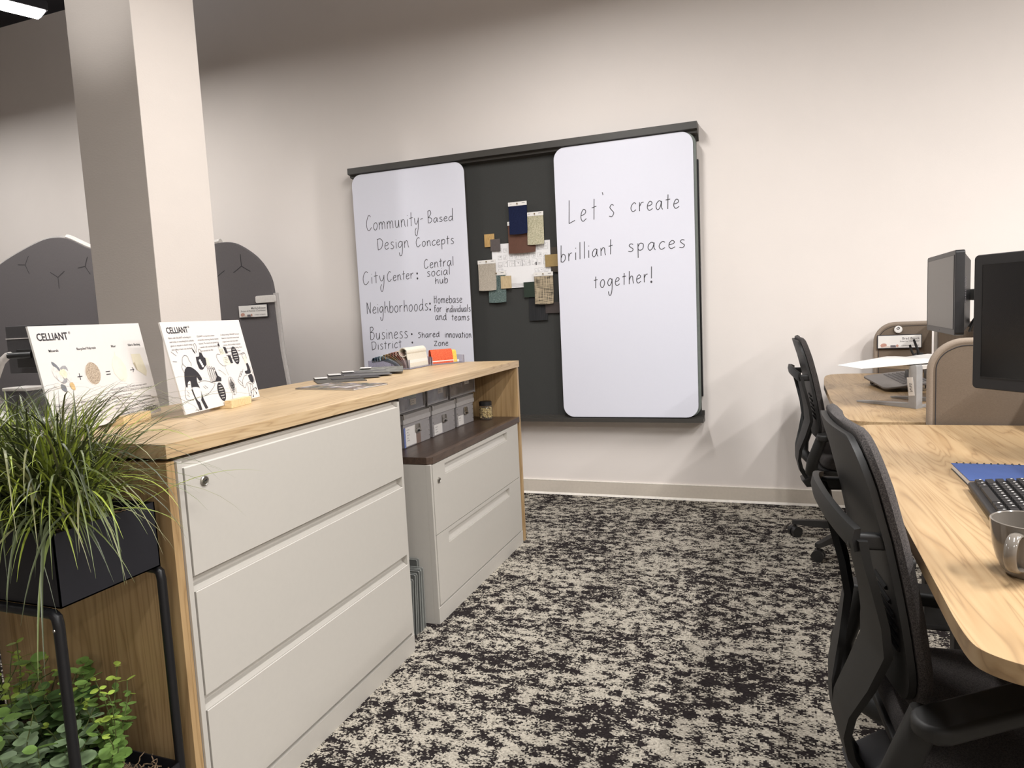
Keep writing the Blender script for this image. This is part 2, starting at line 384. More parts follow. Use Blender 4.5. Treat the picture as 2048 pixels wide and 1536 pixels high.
# --- handwriting: single-stroke letters, x-height 1, tall letters 2
G = {
'a': (.95, [[(.78, .82), (.5, 1), (.18, .75), (.1, .3), (.32, .0), (.6, .25), (.76, .8)], [(.78, .95), (.78, .3), (.95, .0)]]),
'b': (.9, [[(.12, 2), (.14, .0)], [(.14, .55), (.4, .98), (.75, .8), (.78, .3), (.5, .0), (.14, .05)]]),
'c': (.8, [[(.75, .85), (.5, 1), (.18, .7), (.12, .3), (.38, .0), (.78, .2)]]),
'd': (.95, [[(.75, .8), (.5, .98), (.16, .7), (.1, .25), (.35, .0), (.65, .25), (.78, .7)], [(.78, 2), (.8, .25), (.92, .0)]]),
'e': (.85, [[(.14, .5), (.6, .62), (.7, .85), (.45, 1.02), (.18, .75), (.12, .3), (.38, .0), (.8, .2)]]),
'f': (.7, [[(.65, 1.8), (.45, 2), (.3, 1.7), (.28, .0)], [(.05, 1), (.6, 1.05)]]),
'g': (.9, [[(.75, .85), (.45, 1), (.14, .7), (.14, .3), (.4, .1), (.7, .5), (.78, .95)], [(.78, .95), (.8, -.4), (.62, -1.05), (.35, -1.05), (.22, -.6)]]),
'h': (.9, [[(.14, 2), (.16, 0)], [(.16, .5), (.4, .95), (.66, .9), (.74, .4), (.85, .02)]]),
'i': (.35, [[(.18, .95), (.2, 0)], [(.16, 1.38), (.19, 1.46)]]),
'l': (.38, [[(.16, 2), (.2, 0)]]),
'm': (1.3, [[(.1, 1), (.14, 0)], [(.14, .6), (.38, .98), (.58, .8), (.62, 0)], [(.62, .6), (.85, .98), (1.06, .8), (1.14, .0)]]),
'n': (.92, [[(.12, 1), (.16, 0)], [(.16, .6), (.42, .98), (.66, .85), (.74, .3), (.86, .0)]]),
'o': (.9, [[(.5, 1), (.2, .8), (.1, .4), (.3, .02), (.6, .05), (.78, .5), (.66, .9), (.45, 1)]]),
'p': (.92, [[(.14, 1), (.2, -.85)], [(.16, .6), (.4, 1), (.75, .85), (.72, .3), (.4, .1), (.18, .25)]]),
'r': (.75, [[(.12, 1), (.16, 0)], [(.16, .55), (.36, .92), (.66, .98)]]),
's': (.8, [[(.68, .92), (.42, 1.02), (.22, .8), (.45, .55), (.7, .3), (.5, .02), (.14, .08)]]),
't': (.7, [[(.34, 1.75), (.36, 0)], [(.06, 1.02), (.64, 1.1)]]),
'u': (.92, [[(.12, 1), (.16, .3), (.4, .0), (.66, .3), (.74, .98)], [(.74, .98), (.78, .0)]]),
'v': (.8, [[(.08, 1), (.36, 0), (.7, 1)]]),
'y': (.88, [[(.1, 1), (.2, .35), (.45, .2), (.7, .6), (.76, 1)], [(.76, 1), (.72, -.4), (.5, -1.3), (.28, -1.2), (.22, -.7), (.4, -.3)]]),
'B': (1.05, [[(.14, 2), (.2, 0)], [(.14, 1.95), (.55, 2), (.72, 1.6), (.2, 1.1)], [(.2, 1.1), (.75, 1.0), (.9, .5), (.6, .05), (.2, 0)]]),
'C': (1.15, [[(.85, 1.75), (.6, 2), (.28, 1.6), (.12, .9), (.25, .2), (.6, .0), (1.0, .4)]]),
'D': (1.2, [[(.14, 2), (.24, 0)], [(.08, 1.9), (.7, 1.95), (1.05, 1.2), (.85, .3), (.24, .0)]]),
'H': (1.0, [[(.14, 2), (.16, 0)], [(.74, 2), (.72, 0)], [(.16, .95), (.74, 1.05)]]),
'L': (1.0, [[(.14, 2), (.16, 0)], [(.16, 0), (.9, .2)]]),
'N': (1.1, [[(.14, 0), (.12, 2)], [(.12, 2), (.8, .05)], [(.8, .05), (.86, 2)]]),
'S': (.95, [[(.8, 1.75), (.5, 2), (.2, 1.6), (.5, 1.05), (.8, .6), (.5, .05), (.1, .15)]]),
'Z': (1.1, [[(.1, 1.9), (.9, 1.95)], [(.9, 1.95), (.12, .05)], [(.12, .05), (1.0, .1)]]),
'-': (.6, [[(.1, .75), (.52, .85)]]), ':': (.4, [[(.16, .9), (.2, .98)], [(.18, .1), (.22, .18)]]), '.': (.4, [[(.16, .5), (.2, .62)]]),
"'": (.3, [[(.1, 2.2), (.2, 1.95)]]), '!': (.4, [[(.18, 2), (.2, .55)], [(.2, .02), (.22, .1)]]),
}
WORDS = [[
('Community-',-2.750,1.932,-2.282,1.935,0.053,0.110),('Based',-2.249,1.944,-2.047,1.945,0.031,0.084),('Design',-2.671,1.787,-2.405,1.787,0.049,0.080),
('Concepts',-2.353,1.785,-2.050,1.785,0.037,0.065),('Central',-2.299,1.628,-2.061,1.636,0.038,0.064),('social',-2.280,1.571,-2.092,1.575,0.035,0.062),
('hub',-2.218,1.515,-2.113,1.518,0.031,0.045),('City',-2.812,1.543,-2.621,1.556,0.050,0.094),('Center',-2.604,1.555,-2.383,1.566,0.039,0.071),
(':',-2.369,1.555,-2.335,1.557,0.044,0.046),('Neighborhoods',-2.794,1.329,-2.282,1.333,0.048,0.084),(':',-2.280,1.328,-2.251,1.329,0.053,0.055),
('Homebase',-2.235,1.380,-2.013,1.373,0.033,0.053),('for',-2.237,1.317,-2.176,1.317,0.031,0.050),('individuals',-2.145,1.311,-1.953,1.309,0.028,0.050),
('and',-2.232,1.261,-2.142,1.257,0.032,0.049),('teams',-2.104,1.253,-1.965,1.248,0.029,0.044),('Business',-2.782,1.137,-2.460,1.140,0.049,0.093),
('.',-2.440,1.152,-2.410,1.153,0.023,0.023),('Shared',-2.381,1.137,-2.205,1.140,0.028,0.039),('innovation',-2.164,1.134,-1.957,1.125,0.029,0.044),
('District',-2.775,1.059,-2.516,1.072,0.040,0.061),('.',-2.440,1.091,-2.410,1.092,0.023,0.023),('Zone',-2.255,1.075,-2.139,1.075,0.026,0.036)],
[("Let's",-1.225,1.848,-0.915,1.868,0.075,0.149),('create',-0.814,1.886,-0.507,1.880,0.055,0.100),('brilliant',-1.288,1.602,-0.934,1.631,0.051,0.110),
('spaces',-0.841,1.636,-0.477,1.637,0.049,0.086),('together',-1.069,1.418,-0.713,1.439,0.051,0.083),('!',-0.708,1.434,-0.677,1.435,0.046,0.100)]]
for k in (0, 1):
    Mw = XZ(4.4846)
    for (s_, X0, Z0, X1, Z1, xh, asc) in WORDS[k]:
        gap = .12 if k == 0 else .3
        if s_ == "Let's": gap = .55
        b = MB(); tot = sum(G[c][0]+gap for c in s_)-gap; sx = (X1-X0)/tot; x = 0; wd = .0046 if k == 0 else .0050
        for i, c in enumerate(s_):
            gw, st = G[c]
            for ln in st:
                ln = catmull(ln, 5) if len(ln) > 2 else ln
                pts = []
                for p in ln:
                    y = p[1]*xh if p[1] <= 1 else xh+(p[1]-1)*(asc-xh)
                    u = X0+(x+p[0])*sx; pts.append((u+.05*y, Z0+(Z1-Z0)*(u-X0)/(X1-X0)+y))
                if c in ':.' or (c == '!' and ln is st[1]):
                    q = pts[0]; b.flat(ell(q[0], q[1]+.003, .0065, .008, 0, 10), 0, Mw)
                else: b.stroke(pts, wd, 0, Mw)
            x += gw+gap
            if c == ':':
                v_, f_2 = b.v, b.f; h_ = len(v_)//2
                for vv in (v_[:h_], v_[h_:]): MB().add(vv, [tuple(range(h_))]).build('ink_dot', M_ink, panels[k], fixn=False, smooth=0)
        if s_ != ':': b.build('handwritten_word' if s_ != '.' else 'ink_dot', M_ink, panels[k], fixn=False, smooth=0)
# --- swatches and papers pinned to the tackboard
M_hdr = M_white
def fab(name, c, **k): return mat('fabric_'+name, c, .95, var=k.pop('var', .18), vscale=k.pop('vscale', 170), bump=k.pop('bump', .5), bscale=900, spec=.1, **k)
SW = [
 ('floor_plan', 'plan', -1.793, -1.370, 1.519, 1.762, 0, 'large white floor plan print pinned in the middle of the tackboard'),
 ('floor_plan', 'plan', -1.69, -1.486, 1.456, 1.600, .8, 'narrow white sheet hanging just below the large floor plan'),
 ('fabric_swatch', 'leather', -1.662, -1.467, 1.686, 1.904, 3, 'brown leather swatch behind the navy swatch'),
 ('fabric_swatch', 'tweed', -1.520, -1.403, 1.734, 1.952, 5, 'pale green beige tweed swatch right of the navy one'),
 ('fabric_swatch', 'navy', -1.644, -1.514, 1.812, 2.029, 7, 'navy blue swatch, topmost on the tackboard'),
 ('finish_sample', 'oak', -1.842, -1.768, 1.748, 1.835, 1, 'small striped oak chip left of the brown swatch'),
 ('finish_sample', 'taupe', -1.797, -1.725, 1.715, 1.797, 2, 'small plain taupe chip overlapping the striped oak chip'),
 ('fabric_swatch', 'teal', -1.825, -1.696, 1.360, 1.575, 3, 'teal green tweed swatch below the plain grey one'),
 ('fabric_swatch', 'grey', -1.893, -1.762, 1.446, 1.658, 5, 'light warm grey swatch, leftmost on the tackboard'),
 ('finish_sample', 'pale_oak', -1.729, -1.652, 1.455, 1.540, 5, 'small pale wood chip beside the teal swatch'),
 ('finish_sample', 'dkbr', -1.363, -1.318, 1.544, 1.710, 2, 'dark brown chip mostly behind the tan chip'),
 ('finish_sample', 'tan', -1.405, -1.313, 1.582, 1.663, 3, 'tan mustard chip at the edge of the right whiteboard panel'),
 ('fabric_swatch', 'cord', -1.536, -1.405, 1.225, 1.403, 1, 'black corduroy swatch, lowest on the tackboard'),
 ('finish_sample', 'dkgrey', -1.418, -1.320, 1.271, 1.344, 2, 'dark grey brown chip below the woven plaid swatch'),
 ('finish_sample', 'green', -1.566, -1.478, 1.386, 1.489, 3, 'dark green leather chip left of the woven plaid swatch'),
 ('fabric_swatch', 'woven', -1.486, -1.353, 1.333, 1.549, 5, 'black and beige woven plaid swatch right of the floor plan'),
]
def plaid():
    m, n, l, b = nt('fabric_woven'); b.inputs['Roughness'].default_value = .95
    tc = n.new('ShaderNodeTexCoord'); a = []
    for sc_ in ((300, 1, 10), (14, 1, 260)):
        mp = n.new('ShaderNodeMapping'); mp.inputs['Scale'].default_value = sc_; l.new(tc.outputs['Object'], mp.inputs[0])
        no = n.new('ShaderNodeTexNoise'); no.inputs['Scale'].default_value = 1; no.inputs['Detail'].default_value = 2; l.new(mp.outputs[0], no.inputs[0]); a.append(no.outputs['Fac'])
    mi = n.new('ShaderNodeMath'); mi.operation = 'MULTIPLY'; l.new(a[0], mi.inputs[0]); l.new(a[1], mi.inputs[1])
    rp = n.new('ShaderNodeValToRGB'); rp.color_ramp.elements[0].position = .17; rp.color_ramp.elements[0].color = srgb((44, 40, 36)); rp.color_ramp.elements[1].position = .28; rp.color_ramp.elements[1].color = srgb((176, 160, 134))
    l.new(mi.outputs[0], rp.inputs[0]); l.new(rp.outputs[0], b.inputs['Base Color']); return m
SM = {'leather': mat('leather', (92, 60, 46), .45, bump=.3, bscale=300), 'tweed': fab('tweed', (150, 146, 120), c2=(206, 198, 172), vscale=170),
 'navy': fab('navy', (30, 36, 62)), 'oak': wood('oak_chip', (205, 170, 112), (176, 140, 86), (130, 98, 58), 'z', freq=3), 'taupe': mat('taupe_chip', (86, 78, 76), .6),
 'teal': fab('teal', (64, 80, 78), c2=(118, 132, 128), vscale=170), 'grey': fab('warm_grey', (176, 166, 152)), 'pale_oak': wood('pale_oak_chip', (206, 186, 150), (190, 168, 130), (160, 138, 104), 'z', freq=2),
 'dkbr': mat('dark_brown_chip', (58, 50, 40), .6), 'tan': mat('tan_chip', (150, 126, 80), .6), 'cord': mat('corduroy', (34, 34, 36), .95, var=.5, vscale=60, stretch=(6, 1, .05), bump=.5, bscale=80),
 'dkgrey': mat('dark_grey_chip', (62, 54, 52), .6), 'green': mat('green_leather', (34, 48, 38), .5, bump=.3, bscale=300), 'woven': plaid(), 'plan': mat('paper', (232, 230, 230), .8, var=.01)}
rp_ = random.Random(5)
for nm, key, x0, x1, z0, z1, lay, lab in SW:
    y = 4.543-.004*lay; hd = key in ('leather', 'tweed', 'navy', 'teal', 'grey', 'woven')
    t2 = thing(nm, lab, {'floor_plan': 'paper', 'fabric_swatch': 'swatch', 'finish_sample': 'sample'}[nm], ((x0+x1)/2, y, z1), group=None)
    zt = z1-(.022 if hd else 0); b = MB(); nr = 6
    th = .002 if nm != 'finish_sample' else .004
    cur = .010 if nm == 'fabric_swatch' else 0
    fr = []; bk = []
    for i in range(nr+1):
        v = i/nr; z = z0+(zt-z0)*v; rr = (1-v)**3*cur
        xs = [x0+(x1-x0)*j/4 for j in range(5)]
        if hd and i == 0: xs = [x0+(x1-x0)*(.0+.985*j/4) for j in range(5)]
        fr.append([(x, y-th-rr*(1-.5*abs(j-2)/2), z+(.004*(j-2)**2/4 if i == 0 and hd else 0)) for j, x in enumerate(xs)]); bk.append([(x, y-rr*(1-.5*abs(j-2)/2), z+(.004*(j-2)**2/4 if i == 0 and hd else 0)) for j, x in enumerate(xs)])
    b.loft(fr, bk); body = b.build({'floor_plan': 'sheet', 'fabric_swatch': 'fabric', 'finish_sample': 'chip'}[nm], SM[key], t2)
    if hd:
        h = MB().box(x0-.002, x1+.001, y-.0035, y, z1-.026, z1).build('header_card', M_hdr, t2)
        b = MB(); Mh = XZ(y-.0038)
        b.flat([(x0+.010, z1-.013), (x0+.024, z1-.013), (x0+.024, z1-.011), (x0+.010, z1-.011)], 0, Mh); b.flat([(x1-.034, z1-.012), (x1-.012, z1-.012), (x1-.012, z1-.009), (x1-.034, z1-.009)], 0, Mh)
        b.build('print', M_printg, h, smooth=0)
    if nm == 'fabric_swatch':
        xm = (x0+x1)/2; MB().lathe([(.0001, .012), (.0042, .011), (.0045, .006), (.0025, .004), (.0012, 0)], 10, M=axes((xm, y-.003, z1-.012), (1, 0, 0), (0, 0, 1), (0, -1, 0))).build('push_pin', mat('brass_pin', (150, 130, 90), .35, metal=1), t2)
    if nm == 'floor_plan':
        b = MB(); Mh = XZ(y-th-.0006)
        if lay == 0:
            cells = [(a_, c_) for a_ in range(9) for c_ in range(4)]
            for a_, c_ in cells:
                cx = x0+.045+a_*.041; cz = z0+.035+c_*.05; ww, hh = rp_.uniform(.024, .037), rp_.uniform(.022, .042)
                b.stroke([(cx, cz), (cx+ww, cz), (cx+ww, cz+hh), (cx, cz+hh), (cx, cz)], .0011, 0, Mh)
                for _ in range(3):
                    px, pz = cx+rp_.uniform(.003, ww-.008), cz+rp_.uniform(.003, hh-.008); q = rp_.uniform(.003, .007)
                    if rp_.random() < .5: b.stroke(ell(px+q/2, pz+q/2, q*.6, q*.6, 0, 10), .0009, 0, Mh)
                    else: b.stroke([(px, pz), (px+q*1.5, pz), (px+q*1.5, pz+q), (px, pz+q), (px, pz)], .0009, 0, Mh)
            for (cx, cz, ww, hh) in ((-1.68, 1.585, .05, .06), (-1.625, 1.585, .05, .06), (-1.57, 1.585, .05, .06)):
                b.stroke([(cx, cz), (cx+ww, cz), (cx+ww, cz+hh), (cx, cz+hh), (cx, cz)], .002, 0, Mh)
            b.flat([(-1.478, 1.60), (-1.468, 1.60), (-1.468, 1.622), (-1.478, 1.622)], 0, Mh)
        else:
            for i in range(4): b.stroke([(x0+.012, z0+.01+.006*i), (x1-.03-.02*(i % 2), z0+.01+.006*i)], .001, 0, Mh)
        b.build('print', M_printg, body, smooth=0)
# ---------------------------------------------------------------- counter shell
t = thing('storage_counter', 'long oak laminate counter with slab ends running toward the wall', 'counter', (-1.63, 2.4, 0))
MB().box(-1.962, -1.298, 1.192, 3.612, .985, 1.02, bev=.0015).build('worktop', M_oak, t)
MB().box(-1.958, -1.302, 1.192, 1.216, 0, .976, bev=.001).build('end_panel', M_oakv, t)
MB().box(-1.958, -1.302, 3.582, 3.607, 0, .985, bev=.001).build('end_panel', M_oakv, t)
MB().box(-1.958, -1.938, 1.216, 3.582, 0, .985).build('back_panel', M_oakv, t)
# ---------------------------------------------------------------- three-drawer file
M_lockhole = M_dark
def lock(y, z, x, par):
    b = MB(); M = axes((x, y, z), (0, 1, 0), (0, 0, 1), (1, 0, 0))
    b.lathe([(.0125, 0), (.0125, .004), (.010, .0055), (.009, .004), (.0001, .0045)], 24, M=M)
    o = b.build('lock', M_chrome, par); o['label'] = 'round chrome key lock'
    b = MB(); b.box(-.0055, .0055, -.0014, .0014, .004, .0052, M=M @ Matrix.Rotation(.35, 4, 'Z')); b.build('keyhole', M_lockhole, o)
t = thing('file_cabinet', 'tall white three-drawer lateral file at the near end of the counter', 'cabinet', (-1.53, 1.74, 0))
YA, YB = 1.217, 2.262
b = MB(); b.box(-1.76, -1.320, YA, YB, 0, .974); b.box(-1.335, -1.296, YA, YA+.014, .068, .974); b.box(-1.335, -1.296, YB-.016, YB, .068, .974)
b.box(-1.335, -1.294, YA, YB, 0, .068, bev=.001)
b.build('body', M_steel, t)
for z0, z1 in ((.082, .352), (.391, .653), (.692, .956)):
    M = axes((0, 0, 0), (1, 0, 0), (0, 0, 1), (0, -1, 0)); b = MB()
    b.prism([(-1.333, z0), (-1.2935, z0), (-1.2925, z0+.001), (-1.2925, z1-.0015), (-1.294, z1), (-1.299, z1-.001), (-1.319, z1+.012), (-1.333, z1+.012)], -(YB-.019), -(YA+.017), M=M)
    dr = b.build('drawer', M_steel, t)
    if z0 > .6: lock(1.290, .912, -1.2925, dr)
# ---------------------------------------------------------------- two-drawer file with dark top
t = thing('file_cabinet', 'low white two-drawer lateral file under a dark walnut top', 'cabinet', (-1.53, 3.02, 0))
YA, YB = 2.492, 3.552
b = MB(); b.box(-1.80, -1.325, YA, YB, 0, .679); b.box(-1.325, -1.302, YA, YA+.013, .068, .679, bev=.001); b.box(-1.325, -1.302, YB-.018, YB, .068, .679, bev=.001); b.box(-1.325, -1.300, YA, YB, 0, .069, bev=.001)
b.build('body', M_steel, t)
for z0, z1, p0, p1 in ((.077, .3765, .312, .360), (.380, .677, .613, .659)):
    y0, y1 = YA+.016, YB-.021; q0, q1 = 2.622, 3.378
    b = MB()
    X0, X1 = -1.324, -1.3005
    b.box(X0, X1, y0, y1, z0, p0); b.box(X0, X1, y0, y1, p1, z1); b.box(X0, X1, y0, q0, p0, p1); b.box(X0, X1, q1, y1, p0, p1)
    dr = b.build('drawer', M_steel, t)
    b = MB(); M = axes((0, 0, 0), (1, 0, 0), (0, 0, 1), (0, -1, 0))
    b.prism([(X0-.0005, p0), (X1-.001, p0), (X1-.001, p0+.003), (X1-.006, p0+.003), (X0+.002, p0+.026), (X0+.002, p1), (X0-.0005, p1)], -q1, -q0, M=M)
    b.build('finger_pull', M_steel, dr)
    if z0 > .3: lock(2.557, .602, X1, dr)
b = MB(); b.prism([(-1.93, YA), (-1.318, YA), (-1.298, YA+.02), (-1.298, 3.578), (-1.93, 3.578)], .680, .710, bev=.0015)
b.build('cabinet_top', M_walnut, t)
# ---------------------------------------------------------------- grey fibre boxes on the dark top
M_box = mat('grey_fibreboard', (150, 146, 146), .55, var=.05, bump=.1); M_lid = mat('grey_lid', (168, 164, 162), .5, var=.04)
M_tag = mat('paper_label', (226, 222, 218), .7, var=.01); M_blue = mat('blue_label_tape', (110, 124, 178), .6)
YZF = lambda x: axes((x, 0, 0), (0, 1, 0), (0, 0, 1), (1, 0, 0))
labs = ['grey lidded storage box nearest the tall file, with a big label', 'grey lidded storage box in the middle of the row on the dark top', 'grey lidded storage box beside the jar']
for i, (y0, y1) in enumerate(((2.648, 2.912), (2.928, 3.192), (3.205, 3.432))):
    x = -1.508; t = thing('storage_box', labs[i], 'box', (x-.18, (y0+y1)/2, .71), group='grey storage boxes on the dark top')
    MB().box(x-.36, x, y0+.006, y1-.006, .7105, .826, bev=.002).build('box_body', M_box, t)
    MB().box(x-.366, x+.006, y0, y1, .815, .858, bev=.003).build('lid', M_lid, t)
    b = MB()
    for yy in (y0+.001, y1-.013):
        b.box(x-.012, x+.0078, yy, yy+.012, .838, .862, bev=.0015)
    b.build('corner_cap', M_chrome, t)
    yc = (y0+y1)/2; F = YZF(x)
    h = MB(); h.tube([(yc-.020, .800, .004), (yc-.022, .772, .006), (yc-.018, .766, .010), (yc+.018, .766, .010), (yc+.022, .772, .006), (yc+.020, .800, .004)], .0022, 6, M=F)
    h.prism(rrect(yc-.022, yc+.022, .762, .782, .008, 4), 0, .0085, bev=.003, M=F); h.prism(rrect(yc-.018, yc+.018, .778, .802, .003, 2), 0, .0025, M=F)
    h.build('label_holder', M_chrome, t)
    MB().prism(ell(yc, .770, .012, .006, 0, 14), .0086, .0090, M=F).build('finger_hole', M_dark, t)
    b = MB()
    for k in range(4):
        for yy in (y0+.016, y1-.016): b.lathe([(.003, 0), (.0025, .0015), (.0001, .002)], 8, M=F @ Matrix.Translation((yy, .73+.024*k, 0)))
    b.build('rivet', M_chrome, t, kind='stuff')
    l0, l1, h0, h1 = ((y0+.022, y0+.118, .716, .800), (y0+.022, y0+.108, .716, .765), (y0+.022, y0+.088, .716, .765))[i]
    lb = MB().box(l0, l1, h0, h1, 0, .0012, M=F).build('paper_label', M_tag, t)
    b = MB()
    for k in range((5, 3, 2)[i]):
        zz = h1-.012-.012*k; yy = l0+.010; pts = [(yy+.004*j, zz+.0022*((j*7+k*3) % 3-1)) for j in range((7, 8, 6)[i]-k % 2*2)]
        b.stroke(pts, .0016, 0, F, z=.0016)
    b.build('scribble', M_ink, lb, smooth=0, fixn=False)
    if i == 0:
        MB().box(y0+.006, y0+.020, .712, .80, 0, .0016, M=F).build('edge_tape', M_blue, t)
        MB().box(yc-.014, yc+.030, .712, .757, 0, .0008, M=F).build('brown_tape', mat('brown_tape', (128, 108, 98), .4), t)
# ---------------------------------------------------------------- clear bins above them
M_clear = clear_plastic('clear_bin', (240, 239, 240), .16); M_in = mat('bin_contents', (226, 222, 222), .9, var=.5, vscale=25); M_green = mat('green_paper', (104, 134, 52), .8)
labs = ['clear plastic bin with a green card inside, nearest the tall file', 'clear plastic bin in the middle of the upper row under the counter', 'clear plastic bin farthest along, wide front with a small label']
for i, (y0, y1, x) in enumerate(((2.665, 2.905, -1.53), (2.935, 3.155, -1.53), (3.19, 3.505, -1.53))):
    t = thing('clear_bin', labs[i], 'bin', (x-.16, (y0+y1)/2, .859), group='clear bins under the counter')
    z0, z1 = .8595, .972; w_ = .0025
    b = MB(); b.box(x-.32, x, y0, y1, z0, z0+w_); b.box(x-w_, x, y0, y1, z0, z1); b.box(x-.32, x-.32+w_, y0, y1, z0, z1); b.box(x-.32, x, y0, y0+w_, z0, z1); b.box(x-.32, x, y1-w_, y1, z0, z1)
    b.build('bin_body', M_clear, t)
    b = MB(); b.tube([(x+.001, y0, z0+.006), (x+.001, y1, z0+.006)], .003, 6); b.tube([(x+.002, y0+.001, z0), (x+.002, y0+.001, z1)], .003, 6); b.tube([(x+.002, y1-.001, z0), (x+.002, y1-.001, z1)], .003, 6)
    b.build('bin_rim', mat('bin_edge', (170, 166, 166), .3), t)
    b = MB(); r3 = random.Random(i)
    for k in range(5):
        yy = y0+.02+(y1-y0-.07)*k/5; hh = r3.uniform(.04, .085); b.box(x-.28, x-.02-r3.random()*.05, yy, yy+r3.uniform(.02, .035), z0+.003, z0+hh, bev=.002)
    b.build('contents', M_in, t)
    F = YZF(x+.0005); yc = (y0+y1)/2
    l0 = (yc-.015, yc+.01, yc+.03)[i]; zz = (.887, .905, .915)[i]
    lb = MB().box(l0, l0+.055, zz, zz+.028, 0, .001, M=F).build('paper_label', M_tag, t)
    b = MB()
    for k in range(2): b.stroke([(l0+.006+.004*j, zz+.019-.009*k+.0016*((j*5+k) % 3-1)) for j in range(8)], .0014, 0, F, z=.0014)
    b.build('scribble', M_ink, lb, smooth=0, fixn=False)
    if i == 0: MB().box(x-.05, x-.006, l0+.002, l0+.075, .918, .945).build('green_card', M_green, t)
# ---------------------------------------------------------------- jar
t = thing('glass_jar', 'small jar of pale beans with a black screw lid on the dark top', 'jar', (-1.455, 3.475, .7105))
MB().lathe([(.034, 0), (.0375, .003), (.038, .01), (.038, .072), (.033, .080), (.0315, .08), (.0365, .07), (.0365, .008), (.0001, .006)], 28, M=Matrix.Translation(t.location)).build('glass', clear_plastic('jar_glass', (246, 245, 243), .02), t)
MB().lathe([(.0345, .078), (.0345, .098), (.033, .100), (.0001, .100)], 28, M=Matrix.Translation(t.location)).build('lid', M_black, t)
b = MB(); r3 = random.Random(2)
for k in range(320):
    a = r3.random()*6.28; q = .033*sqrt(r3.random()); z = .012+r3.random()*.052; d = Vector((r3.gauss(0, 1), r3.gauss(0, 1), r3.gauss(0, 1))).normalized()
    c = Vector((q*cos(a), q*sin(a), z))+Vector(t.location); b.cyl(c-d*.0035, c+d*.0035, .0028, .0022, 5)
b.build('beans', mat('beans', (240, 208, 150), .5, var=.35, vscale=250), t, kind='stuff', smooth=60)
# ---------------------------------------------------------------- boards filed in the floor gap
M_slate = mat('grey_board', (92, 93, 90), .6); M_slate2 = mat('grey_board_edge', (134, 136, 132), .5)
gl = ['tallest grey sample board in the floor gap, against the low file', 'grey board second from the low file in the gap', 'grey board in the middle of the row in the gap', 'grey board leaning third from the tall file', 'grey board second from the tall file in the gap', 'short grey board right beside the tall file']
for i in range(6):
    y = 2.470-.030*i; hgt = (.285, .258, .256, .25, .236, .232)[i]; xf = (-1.375, -1.345, -1.342, -1.347, -1.352, -1.362)[i]; lean = (.0, .02, .05, .07, .09, .09)[i]
    M = Matrix.Translation((xf, y, 0)) @ Matrix.Rotation(-lean, 4, 'X')
    t = thing('sample_board', gl[i], 'board', (xf, y, 0), group='grey boards in the floor gap')
    MB().box(-.33, -.002, -.0085, .0085, .002, hgt-.003, bev=.002, M=M).build('board', M_slate, t)
    b = MB(); zz = hgt
    b.tube([(-.33, -.0085, zz), (-.004, -.0085, zz), (0, -.0085, zz-.006), (0, -.0085, .003)], .0018, 6, M=M); b.tube([(-.33, .0085, zz), (-.004, .0085, zz), (0, .0085, zz-.006), (0, .0085, .003)], .0018, 6, M=M)
    b.build('binding', M_slate2, t)
# ---------------------------------------------------------------- two printed sign boards in wooden blocks
M_block = wood('pine_block', (232, 206, 160), (220, 190, 142), (200, 166, 118), 'x', freq=2)
def sign(x, y, yaw, tilt, lab, bo):
    n = Vector((cos(yaw), sin(yaw), 0)); r = Vector((-sin(yaw), cos(yaw), 0)); up = Vector((0, 0, 1))*cos(tilt)-n*sin(tilt); fn = r.cross(up)
    c = Vector((x, y, 1.031)); M = axes(c, r, up, fn)
    t = thing('sign_board', lab, 'sign', (x, y, 1.02))
    bd = MB().box(-.216, .216, 0, .279, -.005, 0, M=M).build('board', M_board, t)
    B = axes(Vector((x, y, 1.0205))+r*bo+n*.002, r, Vector((0, 0, 1)), r.cross(Vector((0, 0, 1))))
    b = MB(); b.box(-.062, .062, 0, .025, .002, .026, bev=.001, M=B); b.box(-.062, .062, 0, .010, -.022, .0025, M=B); b.box(-.062, .062, 0, .022, -.052, -.014, bev=.001, M=B)
    b.build('stand_block', M_block, t); return t, bd, M
S1, B1, MS1 = sign(-1.722, 1.419, .25, .167, 'white sign showing a row of material pictures, behind the tall grass', .06)
S2, B2, MS2 = sign(-1.649, 1.769, .205, .201, 'white sign with black cartoon drawings, in front of the column', .045)
W_, H_ = .432, .279
def U(u, v): return ((u-.5)*W_, (1-v)*H_)
def para(b, lines, u, v, lw, step, M, size=.0072, width=None):
    for i, s_ in enumerate(lines):
        x, y = U(u, v+i*step); v_, f_2 = text_geo(s_, size)
        put_text(b, s_, size, x, y, M, .0005, width=(len(s_)/max(len(q) for q in lines))*lw*W_)
def pt(par, name, m, *args, **kw):
    b = MB(); put_text(b, *args, **kw); b.build(name, m, par, smooth=0, fixn=False)
pt(B1, 'heading', M_print, 'CELLIANT', .027, *U(.045, .135), MS1, .0006, bold=.0005, width=.105); pt(B1, 'trademark', M_print, '\u00ae', .010, *U(.30, .085), MS1, .0006)
for s_, u, v in (('Minerals', .145, .245), ('Recycled Polyresin', .42, .245), ('Fiber', .675, .245), ('Fabric Backing', .89, .245)): pt(B1, 'caption', M_print, s_, .0098, *U(u, v), MS1, .0006, bold=.0001, align='c')
